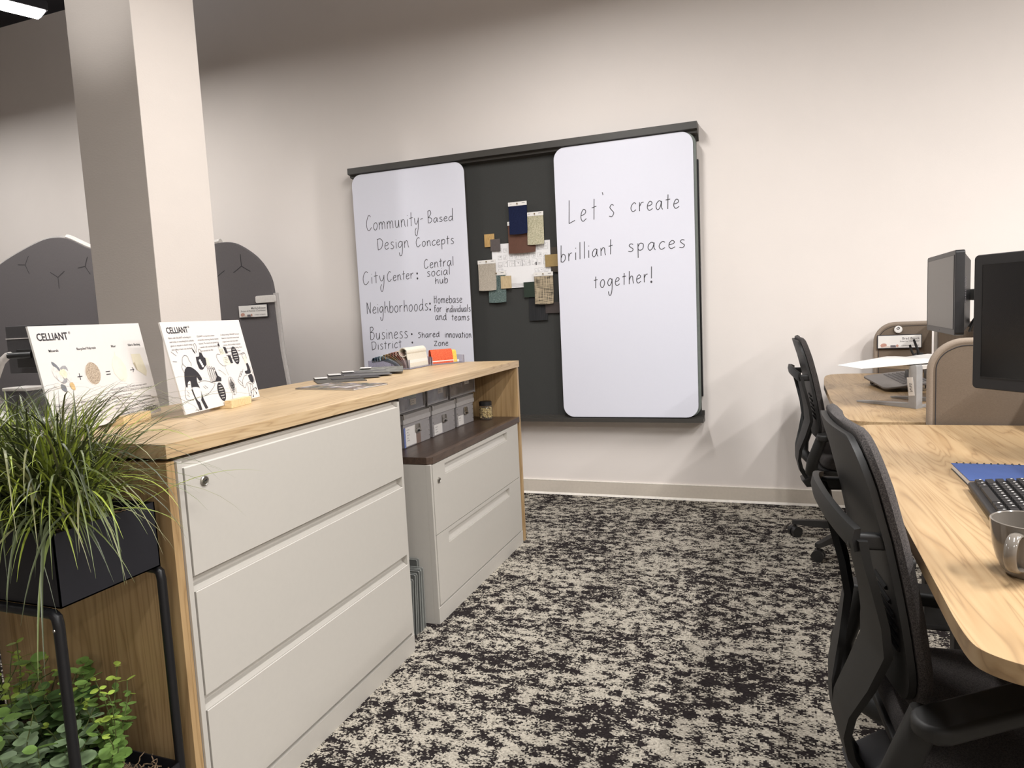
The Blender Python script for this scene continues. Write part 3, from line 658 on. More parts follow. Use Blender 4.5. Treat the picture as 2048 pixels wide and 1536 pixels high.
for cx, kind in ((.30, '+'), (.558, '='), (.80, '>')):
    x, y = U(cx, .50); q = .009; b = MB()
    if kind == '+': b.stroke([(x-q, y), (x+q, y)], .0022, 0, MS1, .0006); b.stroke([(x, y-q), (x, y+q)], .0022, 0, MS1, .0006)
    if kind == '=': b.stroke([(x-q, y-.004), (x+q, y-.004)], .0024, 0, MS1, .0006); b.stroke([(x-q, y+.004), (x+q, y+.004)], .0024, 0, MS1, .0006)
    if kind == '>': b.stroke([(x-q, y), (x+q, y)], .002, 0, MS1, .0006); b.stroke([(x+q-.007, y+.007), (x+q, y), (x+q-.007, y-.007)], .002, 0, MS1, .0006)
    b.build('symbol', M_print, B1, smooth=0, fixn=False)
pt(B1, 'maker_name', M_print, 'DESIGNTEX', .018, *U(.975, .965), MS1, .0006, bold=.0004, align='r', width=.068)
def pg(par, *args):
    b = MB(); para(b, *args); b.build('paragraph', M_printg, par, smooth=0, fixn=False, kind='stuff')
pg(B1, ['How It\u2019s Made: CELLIANT is a proprietary mixture of naturally', 'occurring, thermo-reactive minerals. The minerals are ground', 'into a powder with recycled polyester resin and extruded into fiber.'], .045, .75, .42, .036, MS1)
pg(B1, ['Benefits: CELLIANT products absorb and reflect the', 'body\u2019s own energy as you move, into infrared light', 'giving your body a natural source of energy.'], .045, .88, .40, .036, MS1)
pg(B1, ['Fabrics and CELLIANT: Today CELLIANT technology is used in', 'everything from wetsuits to arthritis gloves to absorb energy and', 'reflect it back into the body.'], .54, .68, .42, .036, MS1)
pg(B1, ['Testing and CELLIANT: In clinical testing, CELLIANT has been', 'demonstrated to temporarily increase tissue oxygen levels in the', 'body within minutes, which is widely recognized to aid in comfort', 'and healing. Chairs upholstered with CELLIANT-based textiles', 'promote blood flow, giving you more energy and wellbeing.'], .54, .81, .42, .034, MS1)
# printed pictures
r3 = random.Random(4)
pal = [mat('print_stone_%s' % n_2, c_, .6, var=.15, vscale=120) for n_2, c_ in (('grey', (150, 148, 150)), ('pale', (216, 210, 204)), ('slate', (112, 114, 120)), ('amber', (200, 168, 118)), ('cream', (226, 212, 186)))]
b = MB(); cx, cy = U(.155, .47)
for i, (dx, dy, rx, ry, ro, mi) in enumerate(((-.012, .026, .006, .017, .7, 2), (.012, .014, .016, .012, .3, 0), (-.016, .010, .011, .017, .2, 1), (.002, .002, .011, .016, -.3, 4), (.022, -.002, .009, .017, .3, 1), (-.020, -.022, .014, .009, .2, 1), (-.004, -.032, .008, .013, .6, 2), (.004, -.012, .012, .010, .1, 0), (.028, -.030, .008, .012, .4, 3), (.010, .004, .010, .013, .2, 4), (-.008, -.006, .010, .013, .5, 1))):
    p = [(cx+dx+(rx*cos(a)*cos(ro)-ry*sin(a)*sin(ro))*k, cy+dy+(rx*cos(a)*sin(ro)+ry*sin(a)*cos(ro))*k) for a, k in ((2*pi*j/9, r3.uniform(.85, 1.1)) for j in range(9))]
    b.flat(p, mi, MS1, .0004+.00008*i)
o = b.build('mineral_picture', pal, B1, smooth=0, fixn=False)
b = MB(); cx, cy = U(.42, .485); b.flat(ell(cx, cy, .031, .034), 0, MS1, .0004); b.flat(ell(cx, cy, .028, .031), 1, MS1, .0006)
b.build('pellet_picture', [pal[1], mat('print_pellets', (120, 100, 84), .6, c2=(206, 190, 168), vscale=420)], B1, smooth=0, fixn=False)
b = MB(); cx, cy = U(.675, .47)
b.flat([(cx-.006, cy+.040), (cx-.002, cy+.050), (cx, cy+.038), (cx+.016, cy+.028), (cx+.030, cy+.004), (cx+.028, cy-.024), (cx+.014, cy-.040), (cx-.006, cy-.036), (cx-.026, cy-.012), (cx-.027, cy+.012), (cx-.018, cy+.030)], 0, MS1, .0004)
b.build('fiber_picture', mat('print_fiber', (222, 216, 198), .7, var=.08, vscale=30), B1, smooth=0, fixn=False)
b = MB(); cx, cy = U(.89, .46)
b.flat([(cx-.026, cy+.036), (cx+.016, cy+.034), (cx+.020, cy+.018), (cx+.028, cy-.020), (cx+.020, cy-.036), (cx-.016, cy-.014), (cx-.026, cy+.006)], 0, MS1, .0004); b.flat([(cx-.026, cy+.008), (cx-.018, cy+.010), (cx-.014, cy-.014), (cx-.018, cy-.014)], 1, MS1, .0006)
b.build('cloth_picture', [mat('print_cloth', (210, 202, 180), .7, var=.06, vscale=25), mat('print_cloth_fold', (172, 160, 136), .7)], B1, smooth=0, fixn=False)
# second sign
M = MS2
pt(B2, 'heading', M_print, 'CELLIANT', .0265, *U(.045, .125), M, .0006, bold=.0005, width=.104); pt(B2, 'trademark', M_print, '\u00ae', .010, *U(.295, .075), M, .0006)
pg(B2, ['Fabrics with CELLIANT technology are', 'used today in everything from arthritis', 'gloves to wetsuits to absorb energy', 'and reflect it back into the body.'], .045, .185, .275, .042, M, .0078)
pg(B2, ['CELLIANT is a proprietary mixture', 'of naturally occurring, thermo-reactive', 'minerals. The minerals are ground into', 'a powder with recycled polyester resin', 'and extruded into fiber.'], .37, .185, .265, .042, M, .0078)
pg(B2, ['In clinical testing, CELLIANT has been', 'shown to temporarily increase tissue', 'oxygen levels in the body within', 'minutes, which is widely recognized', 'to aid in comfort and healing. Chairs', 'upholstered with CELLIANT-based', 'textiles promote blood flow giving you', 'more energy and wellbeing.'], .68, .185, .265, .042, M, .0078)
M_cream = mat('print_cream', (222, 214, 196), .6)
class Pen:
    def __init__(s, k): s.k = k
    def flat(s, p, mi, M, z): FIG.flat(p, s.k, M, z)
    def stroke(s, p, w, mi, M, z): FIG.stroke(p, w, s.k, M, z)
bk, ln, wh, cr = Pen(0), Pen(0), Pen(1), Pen(2); FIG = MB()
def fig(name):
    global FIG
    FIG.build(name, [M_print, M_white, M_cream], B2, smooth=0, fixn=False, kind='stuff'); FIG = MB()
def P(*q): return [U(u, v) for u, v in q]
def sm(pts, closed=True):
    pts = list(pts); 
    return catmull(pts+[pts[0]], 5)[:-1] if closed else catmull(pts, 5)
def line(pts, wd=.0011, s_=True): ln.stroke(sm(pts, False) if s_ else pts, wd, 0, M, .0008)
# surfer with board
bk.flat(sm(P((.16, .50), (.21, .515), (.265, .58), (.29, .66), (.255, .67), (.235, .63), (.225, .69), (.235, .75), (.20, .74), (.165, .75), (.145, .73), (.15, .66), (.12, .67), (.10, .72), (.085, .70), (.10, .60), (.125, .53))), 0, M, .0005)
bk.flat(P((.135, .75), (.165, .75), (.19, .86), (.195, .99), (.165, .99), (.15, .88)), 0, M, .0005); bk.flat(P((.235, .75), (.205, .76), (.21, .88), (.235, .99), (.268, .985), (.245, .88)), 0, M, .0005)
wh.flat(sm(P((.15, .73), (.20, .735), (.235, .76), (.225, .85), (.19, .90), (.16, .84))), 0, M, .00055)
line(P((.14, .69), (.09, .70), (.06, .76), (.05, .83), (.07, .855), (.13, .865))); line(P((.235, .69), (.31, .68), (.41, .72), (.43, .735), (.39, .78), (.32, .83), (.245, .85)))
line(P((.15, .51), (.12, .46), (.135, .40), (.165, .375), (.195, .39), (.20, .43), (.215, .47), (.205, .50))); line(P((.12, .46), (.10, .50), (.11, .56)))
for a_ in (((.03, .32), (.075, .37)), ((.085, .31), (.10, .345)), ((.02, .425), (.065, .435)), ((.28, .74), (.305, .775)), ((.30, .735), (.33, .77)), ((.085, .76), (.10, .79)), ((.075, .8), (.095, .825))): line(P(*a_), .001, False)
line(P((.115, .985), (.13, .975), (.145, .985), (.16, .98)), .0012)
fig('surfer_drawing')
# hands and blocks
bk.flat(sm(P((.29, .405), (.33, .40), (.345, .36), (.37, .37), (.385, .42), (.40, .43), (.395, .50), (.36, .53), (.33, .555), (.295, .54), (.285, .47))), 0, M, .0005)
cr.flat(P((.40, .425), (.435, .43), (.435, .52), (.395, .51)), 0, M, .0005)
line(P((.345, .37), (.345, .325), (.365, .33), (.372, .375))); bk.flat(sm(P((.27, .315), (.285, .32), (.298, .365), (.285, .355))), 0, M, .0005); line(P((.31, .355), (.305, .27), (.325, .255), (.33, .3), (.312, .355)))
for k in range(4): wh.flat(ell(*U(.325+.006*k, .45+.022*k), .006, .004, .2, 10), 0, M, .0007)
bk.flat(P((.665, .32), (.70, .325), (.71, .405), (.68, .405)), 0, M, .0005); bk.flat(P((.695, .43), (.735, .435), (.745, .53), (.71, .53)), 0, M, .0005)
cr.flat(P((.60, .335), (.66, .335), (.675, .405), (.61, .41)), 0, M, .0005); cr.flat(P((.625, .44), (.695, .44), (.71, .535), (.63, .545)), 0, M, .0005)
line(P((.60, .335), (.605, .29), (.62, .285), (.625, .33))); bk.flat(sm(P((.605, .285), (.62, .27), (.625, .305), (.61, .31))), 0, M, .0006)
line(P((.60, .41), (.565, .40), (.545, .43), (.56, .50), (.60, .545), (.64, .55)));
for k in range(4): line(P((.64, .455+.02*k), (.675, .455+.02*k)), .0009, False)
for k in range(3): line(P((.61+.016*k, .345), (.615+.016*k, .40)), .0014, False)
fig('hands_drawing')
# rising group
bk.flat(P((.375, .71), (.52, .72), (.53, .68), (.495, .65), (.485, .59), (.47, .60), (.475, .66), (.45, .70)), 0, M, .0005)
for k in range(4):
    u = .39+.025*k; line(P((u, .70), (u-.004, .58), (u+.004, .545+.008*k), (u+.014, .56), (u+.012, .70))); ln.stroke(ell(*U(u+.004, .535+.008*k), .0035, .004, 0, 10), .0009, 0, M, .0008)
line(P((.52, .585), (.56, .61), (.60, .66)), .0007); line(P((.62, .56), (.625, .61), (.635, .67)), .0007)
fig('crowd_drawing')
# speech discs
for u, v in ((.805, .44), (.485, .84)):
    bk.flat(ell(*U(u, v), .020, .031, .05, 28), 0, M, .0005)
    for k in range(6):
        hw = .5*sqrt(max(.02, 1-((k-2.5)/3.4)**2))*.024; x, y = U(u, v-.075+.03*k); wh.stroke([(x-hw+hw*2*j/6, y+.0006*(j % 2)) for j in range(7)], .0016, 0, M, .0008)
fig('disc_drawing')
# tangle
r3 = random.Random(9); cx, cy = U(.645, .80)
pts = [(cx+.017*sqrt(r3.random())*cos(a), cy+.030*sqrt(r3.random())*sin(a)) for a in [r3.random()*6.28 for _ in range(46)]]
ln.stroke(catmull(pts, 5), .0008, 0, M, .0008); ln.stroke(ell(cx, cy, .018, .031, .05), .0009, 0, M, .0009); line(P((.62, .90), (.60, .93), (.605, .96), (.575, .97), (.57, 1.0)), .0008)
fig('tangle_drawing')
# man on a chair
bk.flat(sm(P((.925, .56), (.955, .56), (.965, .66), (.945, .69), (.885, .685), (.88, .65), (.92, .64))), 0, M, .0005); bk.flat(sm(P((.905, .71), (.965, .70), (.975, .77), (.955, .81), (.92, .79))), 0, M, .0005)
cr.flat(sm(P((.91, .47), (.945, .46), (.95, .53), (.93, .56), (.915, .53))), 0, M, .0005); line(P((.905, .50), (.90, .44), (.925, .415), (.95, .43), (.955, .50)))
line(P((.895, .70), (.85, .71), (.81, .76), (.795, .83), (.82, .85), (.86, .80), (.92, .79))); line(P((.795, .83), (.765, .80), (.745, .76), (.755, .74), (.80, .80))); line(P((.865, .81), (.855, .90), (.85, .95), (.875, .95), (.895, .86), (.91, .81)))
line(P((.85, .95), (.81, .985), (.82, 1.0), (.875, .985), (.875, .95))); line(P((.88, .81), (.94, .825), (.975, .80), (.985, .70), (.97, .60)))
line(P((.93, .83), (.93, .89)), .0012, False); line(P((.885, .91), (.93, .885), (.975, .875)), .0012, False); line(P((.93, .885), (.955, .93)), .0012, False); line(P((.93, .885), (.905, .96)), .0012, False)
for u, v in ((.885, .925), (.975, .89), (.958, .945), (.903, .975)): bk.flat(ell(*U(u, v), .0028, .004, 0, 10), 0, M, .0006)
for k in range(3): line(P((.80-.02*k, .68+.025*k), (.82-.02*k, .645+.025*k), (.835-.02*k, .66+.025*k), (.86-.02*k, .62+.025*k)), .001)
fig('seated_drawing')

# ---------------------------------------------------------------- magazine and fanned sample cards on the counter
def quadM(a, bvec): # origin a, x toward bvec
    a = Vector(a); x = (Vector(bvec)-a).normalized(); z = Vector((0, 0, 1)); return axes(a, x, z.cross(x), z)
t = thing('magazine', 'thin glossy magazine with a dark photo cover lying on the counter', 'magazine', (-1.62, 2.35, 1.0205))
M = quadM((-1.775, 2.285, 1.0205), (-1.452, 2.236, 1.0205))
MB().box(0, .305, 0, .20, 0, .0045, bev=.001, M=M).build('pages', M_white, t)
mg, n, l, b_ = nt('magazine_cover'); b_.inputs['Roughness'].default_value = .3
tc = n.new('ShaderNodeTexCoord'); no = n.new('ShaderNodeTexNoise'); no.inputs['Scale'].default_value = 17; no.inputs['Detail'].default_value = 2; l.new(tc.outputs['Object'], no.inputs[0])
rp = n.new('ShaderNodeValToRGB'); e = rp.color_ramp.elements; e[0].position = .40; e[0].color = srgb((42, 42, 46)); e[1].position = .66; e[1].color = srgb((200, 190, 180))
for p_, c_ in ((.44, (96, 104, 68)), (.48, (150, 118, 96)), (.52, (70, 66, 74)), (.57, (120, 112, 118))): q = e.new(p_); q.color = srgb(c_)
l.new(no.outputs['Fac'], rp.inputs[0]); l.new(rp.outputs[0], b_.inputs['Base Color'])
MB().box(-.001, .307, -.001, .201, .0045, .0056, M=M).build('cover', mg, t); MB().box(-.001, .307, -.001, .201, -.0004, .0003, M=M).build('back_cover', M_print, t)
M_card = [mat('card_dark_stripe', (84, 80, 74), .8, var=.35, vscale=40, stretch=(8, .3, 1)), mat('card_charcoal', (72, 68, 68), .8, var=.08), mat('card_mid_grey', (100, 97, 97), .8, var=.05), mat('card_pattern', (120, 118, 112), .7, var=.4, vscale=45)]
cl = ['striped dark sample card with a white tab, nearest the magazine', 'charcoal sample card with a white tab, second in the fan', 'plain mid grey sample card, third in the fan', 'patterned grey sample card, last in the fan before the trays']
for i, (fx, fy, gx, gy, hx, hy) in enumerate(((-1.811, 2.481, -1.640, 2.600, -1.950, 2.640), (-1.828, 2.612, -1.650, 2.730, -1.968, 2.772), (-1.828, 2.712, -1.636, 2.812, -1.962, 2.880), (-1.851, 2.850, -1.636, 2.912, -1.955, 3.040))):
    z = 1.0206+.0034*i; a = Vector((fx, fy, z)); ex = Vector((gx-fx, gy-fy, 0)); ey = Vector((hx-fx, hy-fy, 0)); lx, ly = ex.length, ey.length; ex.normalize(); ey.normalize(); M = axes(a, ex, ey, (0, 0, 1))
    t = thing('sample_card', cl[i], 'card', ((gx+hx)/2, (gy+hy)/2, 1.0206), group='sample cards fanned on the counter')
    fr = []; bkk = []
    for r_i in range(9):
        v = r_i/8; lift = (.008 if i < 3 else .010)*max(0, (v-.6)/.4)**2
        fr.append([(lx*u/4, ly*v, .0026+lift) for u in range(5)]); bkk.append([(lx*u/4, ly*v, lift) for u in range(5)])
    MB().loft(fr, bkk, M=M).build('card', M_card[i], t)
    MB().box(.004, .06, ly-.05, ly+.001, .0030+(.008 if i < 3 else .010)*.75, .0040+(.008 if i < 3 else .010), M=M).build('white_tab', M_white, t)
# ---------------------------------------------------------------- clear trays of fabric cards
M_tray = clear_plastic('clear_tray', (236, 235, 240), .05); M_trayrim = clear_plastic('clear_tray_rim', (190, 188, 200), .4)
def tray(x0, x1, y0, y1, hh, M, lab):
    t = thing('clear_tray', lab, 'tray', M @ Vector(((x0+x1)/2, (y0+y1)/2, 0))); w_ = .003
    b = MB(); b.box(x0, x1, y0, y1, 0, w_, M=M); b.box(x0, x1, y0, y0+w_, w_, hh, M=M); b.box(x0, x1, y1-w_, y1, w_, hh, M=M); b.box(x0, x0+w_, y0+w_, y1-w_, w_, hh, M=M); b.box(x1-w_, x1, y0+w_, y1-w_, w_, .010, M=M)
    b.build('tray_body', M_tray, t)
    b = MB()
    for p in ((x0, y0), (x1, y0), (x1, y1), (x0, y1)): b.box(p[0]-.002, p[0]+.002, p[1]-.002, p[1]+.002, 0, hh, M=M)
    for (p, q) in (((x0, y0), (x1, y0)), ((x1, y0), (x1, y1)), ((x1, y1), (x0, y1))): b.tube([M @ Vector((p[0], p[1], .003)), M @ Vector((q[0], q[1], .003))], .003, 6)
    b.build('tray_edge', M_trayrim, t)
M = Matrix.Translation((0, 0, 1.0203)); tray(-1.962, -1.722, 3.137, 3.372, .05, M, 'larger clear acrylic tray holding a fan of leaning fabric cards and a cream roll')
cols = [('cream', (208, 202, 188)), ('dusty_pink', (196, 172, 160)), ('pink_brown', (150, 112, 104)), ('rust', (128, 84, 70)), ('taupe_brown', (122, 104, 88)), ('tan_brown', (148, 124, 92)), ('olive_brown', (100, 88, 66)), ('pale_blue', (170, 184, 188)), ('steel_blue', (96, 112, 122)), ('slate_blue', (70, 84, 96)), ('ink_blue', (52, 62, 74))]
desc = ['cream fabric roll at the front of the larger clear tray', 'dusty pink fabric card right behind the cream roll', 'pink brown fabric card third in the larger tray', 'rust fabric card leaning in the larger tray', 'taupe brown fabric card leaning in the larger tray', 'tan brown fabric card leaning in the larger tray', 'olive brown fabric card low in the larger tray', 'pale blue fabric card near the back of the larger tray', 'steel blue fabric card near the back of the larger tray', 'slate blue fabric card second from the back of the larger tray', 'ink blue fabric card leaning over the back of the larger tray']
def sheet(t, prof, y0, y1, th, m, part='cloth', M=I4):
    fr = []; bb = []
    for i, p in enumerate(prof):
        a = Vector(prof[min(i+1, len(prof)-1)])-Vector(prof[max(i-1, 0)]); nrm = Vector((a.y, -a.x)).normalized()*th
        fr.append([(p[0], y0, p[1]), (p[0], y1, p[1])]); bb.append([(p[0]+nrm.x, y0, p[1]+nrm.y), (p[0]+nrm.x, y1, p[1]+nrm.y)])
    return MB().loft(fr, bb, M=M).build(part, m, t)
for i, (nm, c) in enumerate(cols):
    t = thing('fabric_card', desc[i], 'fabric', (-1.80, 3.25, 1.0245), group='fabric cards in the larger clear tray'); fm = fab(nm, c, var=.05 if i == 0 else .14, bump=.1 if i == 0 else .4)
    y1 = 3.362-.002*i; y0 = 3.146+.001*i
    if i == 0:
        prof = [(-1.734, 1.0245), (-1.736, 1.060), (-1.745, 1.105)]+[(-1.762+.020*cos(a), 1.108+.020*sin(a)) for a in [R(10+20*k) for k in range(1, 20)]]
        sheet(t, prof, y0, y1, .004, fm); MB().box(-1.7335, -1.7315, y0+.004, y1-.004, 1.0245, 1.066).build('header_card', M_white, t); continue
    xb = -1.745-.0055*i; zt = 1.114-.0036*i; xt = -1.772-.0165*i
    prof = [(xb+(xt-xb)*v**1.5, 1.0245+(zt-1.0245)*(v**.85)) for v in [k/7 for k in range(8)]]+[(xt-.008, zt+.002), (xt-.013, zt-.006), (xt-.012, zt-.02)]
    sheet(t, prof, y0, y1, .0045, fm)
    if i in (3, 5, 8): MB().box(xb+.003, xb+.005, y0, y1, 1.0245, 1.05).build('header_card', M_white, t)
ex = Vector((.57, .82, 0)).normalized(); M = axes((-1.722, 3.381, 1.0203), ex, (-ex.y, ex.x, 0), (0, 0, 1)) @ Matrix.Rotation(-pi/2, 4, 'Z')
# local: +x is the open front, y runs along the front
tray(-.115, 0, .006, .208, .045, M, 'smaller clear acrylic tray set at an angle with orange and yellow fabric books')
t = thing('fabric_book', 'orange red woven fabric book in the smaller clear tray', 'fabric', M @ Vector((-.04, .08, .004)))
sheet(t, [(-.006, .004), (-.010, .03), (-.018, .072), (-.026, .080), (-.034, .078), (-.04, .03), (-.042, .004)], .008, .142, .004, fab('orange', (190, 72, 48), c2=(216, 112, 78), vscale=260), M=M)
MB().box(-.006, -.004, .010, .144, .004, .022, M=M).build('header_card', M_white, t)
t = thing('fabric_book', 'yellow fabric book beside the orange one in the smaller clear tray', 'fabric', M @ Vector((-.06, .15, .004)))
sheet(t, [(-.046, .004), (-.050, .03), (-.056, .064), (-.064, .070), (-.072, .066), (-.076, .004)], .090, .190, .004, fab('yellow', (214, 172, 64), c2=(236, 204, 110), vscale=260), M=M)
MB().box(-.046, -.044, .095, .202, .004, .018, M=M).build('header_card', M_white, t)
# ---------------------------------------------------------------- two-tier planter in front of the oak end panel
M_pot = mat('planter_black', (24, 24, 30), .5, var=.04)
PX0, PX1, PY0, PY1 = -1.93, -1.31, .917, 1.157
t = thing('planter_stand', 'black metal planter stand with two boxes on thin tube legs beside the counter end', 'planter', (-1.62, 1.04, 0))
def trough(z0, z1, nm):
    b = MB(); w_ = .003; b.box(PX0, PX1, PY0, PY1, z0, z0+w_)
    b.box(PX0, PX1, PY0, PY0+w_, z0, z1); b.box(PX0, PX1, PY1-w_, PY1, z0, z1); b.box(PX0, PX0+w_, PY0, PY1, z0, z1); b.box(PX1-w_, PX1, PY0, PY1, z0, z1)
    b.build(nm, M_pot, t)
trough(.745, .895, 'upper_box'); trough(.12, .268, 'lower_box')
r = .0105
for x in (PX0-.004, PX1-.006):
    for y in (PY0-.004, PY1+.004):
        s_ = 1 if x < -1.6 else -1
        MB().tube([(x+s_*.035, y, .735), (x+s_*.012, y, .734), (x+s_*.003, y, .728), (x, y, .712), (x, y, .005)], r, 12).build('leg', M_blackm, t)
        MB().lathe([(.0001, .002), (.003, .0015), (.0035, 0)], 10, M=axes((x+s_*.001, y+(.010 if y > 1 else -.010), .705), (1, 0, 0), (0, 0, 1), (0, -1, 0))).build('bolt', M_chrome, t)
for y in (PY0-.004, PY1+.004):
    MB().tube([(PX0+.02, y, .735), (PX1-.03, y, .735)], r, 12).build('rail', M_blackm, t); MB().tube([(PX0, y, .112), (PX1-.006, y, .112)], r, 10).build('rail', M_blackm, t)
for x in (PX0-.004, PX1-.006): MB().tube([(x, PY0, .112), (x, PY1, .112)], r, 10).build('rail', M_blackm, t)
M_soil = mat('moss', (112, 92, 70), .95, var=.4, vscale=120)
def curls(n_c, cx, cy, cz, sx, sy, sz, rad, seed):
    b = MB(); q = random.Random(seed)
    for _ in range(n_c):
        p = Vector((cx+q.uniform(-sx, sx), cy+q.uniform(-sy, sy), cz)); d = Vector((q.gauss(0, 1), q.gauss(0, 1), .3)).normalized(); pts = []
        for k in range(12):
            pts.append(p.copy()); d = (d+Vector((q.gauss(0, .6), q.gauss(0, .6), q.gauss(0, .45)))).normalized(); p = p+d*.007; p.z = min(max(p.z, cz-.004), cz+sz)
            p.x = min(max(p.x, PX0+.006), PX1-.006); p.y = min(max(p.y, PY0+.006), PY1-.006)
        b.tube(pts, rad, 4)
    return b
one(curls(260, -1.62, 1.037, .87, .29, .10, .018, .0011, 3), 'moss', M_soil, 'brown curly moss covering the soil of the upper planter box', 'moss', (-1.62, 1.037, .86), kind='stuff')
one(curls(240, -1.39, 1.02, .25, .07, .09, .055, .0012, 4), 'moss', M_soil, 'clump of brown curly moss in the lower planter box', 'moss', (-1.42, 1.03, .24), kind='stuff')
MB_soil = mat('dark_soil', (40, 34, 28), 1, var=.3)
for z in (.862, .235): MB().box(PX0+.004, PX1-.004, PY0+.004, PY1-.004, z-.03, z).build('soil', MB_soil, t)
# --- ornamental grass
GM = [mat('grass_dark', (64, 70, 46), .42, var=.2, vscale=9), mat('grass_mid', (94, 104, 56), .42, var=.2, vscale=9), mat('grass_light', (150, 164, 66), .42, var=.2, vscale=9), mat('grass_olive', (124, 124, 86), .42, var=.15, vscale=9)]
def ok(p):
    x, y, z = p
    if y > 1.176 and x < -1.28 and z < 1.03: return False
    if PX0-.012 < x < PX1+.012 and PY0-.012 < y < PY1+.012 and z < .895 : return False
    if x > -1.08: return False
    return True
def blade_pts(q, base, phi, th, L, g):
    d = Vector((sin(th)*cos(phi), sin(th)*sin(phi), cos(th))); p = Vector(base); pts = [p.copy()]; n_s = 11
    for k in range(n_s):
        d = (d+Vector((0, 0, -g*(.4+1.3*k/n_s)/n_s))).normalized(); p = p+d*(L/n_s); pts.append(p.copy())
    return pts
def blade_geo(b, pts, wd, mi=0):
    n_s = len(pts)-1; L = []; C_ = []; Q = []
    t0 = (pts[2]-pts[0]).normalized(); side = t0.cross(Vector((0, 0, 1)));
    side = side.normalized() if side.length > .05 else Vector((1, 0, 0))
    for i, p in enumerate(pts):
        v = i/n_s; ww = wd*(.75+.5*v if v < .35 else .925)*(1-max(0, (v-.45)/.55)**1.4)+.0002
        tt = (pts[min(i+1, n_s)]-pts[max(i-1, 0)]).normalized(); nn = side.cross(tt)
        L.append(p+side*ww/2+nn*ww*.18); C_.append(p); Q.append(p-side*ww/2+nn*ww*.18)
    k = len(pts); b.add(L+C_+Q, [(i, i+1, k+i+1, k+i) for i in range(k-1)]+[(k+i, k+i+1, 2*k+i+1, 2*k+i) for i in range(k-1)], mi)
def clump(cx, cy, n_big, n_st, lab, seed):
    q = random.Random(seed); t = thing('ornamental_grass', lab, 'plant', (cx, cy, .862), group=None); st = MB(); made = 0; tries = 0
    while made < n_big+n_st and tries < 6000:
        tries += 1
        phi = q.random()*6.283; big = made < n_big
        base = (cx+q.gauss(0, .055), cy+q.gauss(0, .035), .866)
        if abs(base[1]-1.037) > .105 or not (PX0+.01 < base[0] < PX1-.01): continue
        th = abs(q.gauss(.5 if big else .5, .34)); L = q.uniform(.34, .64) if big else q.uniform(.2, .46); g = q.uniform(.8, 2.9) if big else q.uniform(.6, 2.2)
        if sin(phi) > .1 and q.random() < .35: continue
        pts = blade_pts(q, base, phi, th, L, g)
        if not all(ok(p) for p in pts[3:]): continue
        if max(p.z for p in pts) > (1.17 if q.random() < .7 else 1.09): continue
        wd = q.uniform(.0040, .0068)
        if big:
            b = MB(); blade_geo(b, pts, wd); b.build('blade', GM[q.choice((0, 0, 1, 3, 3))], t, smooth=60, fixn=False)
        else: blade_geo(st, pts, wd, q.choice((0, 1, 1, 2, 2)))
        made += 1
    st.build('inner_blades', GM, t, kind='stuff', smooth=60, fixn=False)
clump(-1.47, 1.035, 210, 800, 'long arching grass plant in the right half of the upper planter box', 11)
clump(-1.72, 1.035, 190, 800, 'long arching grass plant toward the left end of the upper planter box', 12)
# --- leafy plants in the lower box
LM = [mat('leaf_deep', (72, 98, 54), .45, var=.25, vscale=30), mat('leaf_mid', (108, 138, 68), .45, var=.25, vscale=30), mat('leaf_bright', (164, 188, 82), .45, var=.2, vscale=30), mat('leaf_grey_green', (122, 142, 106), .45, var=.2, vscale=30)]
def leaf_mesh(L, W2, m, name):
    b = MB(); n_ = 7; rows = []
    prof = [(0, .03), (.12, .55), (.3, .92), (.5, 1), (.7, .88), (.88, .55), (1, .04)]
    A = []; B_ = []; C_ = []
    for v, ww in prof:
        z = -.10*L*(v*v)+.03*L; A.append((L*v, W2*ww, z+.12*W2)); C_.append((L*v, 0, z)); B_.append((L*v, -W2*ww, z+.12*W2))
    k = n_; b.add(A+C_+B_, [(i, i+1, k+i+1, k+i) for i in range(k-1)]+[(k+i, k+i+1, 2*k+i+1, 2*k+i) for i in range(k-1)])
    me = bpy.data.meshes.new(name); me.from_pydata([tuple(v) for v in b.v], [], b.f); me.materials.append(m); me.polygons.foreach_set('use_smooth', [True]*len(me.polygons)); me.update(); return me
LV = {(k, i): leaf_mesh(*(((.020, .0075), (.032, .0135), (.052, .023))[k]), LM[i], 'leaf') for k in range(3) for i in range(4)}
M_stem = mat('stem_green', (84, 92, 50), .6)
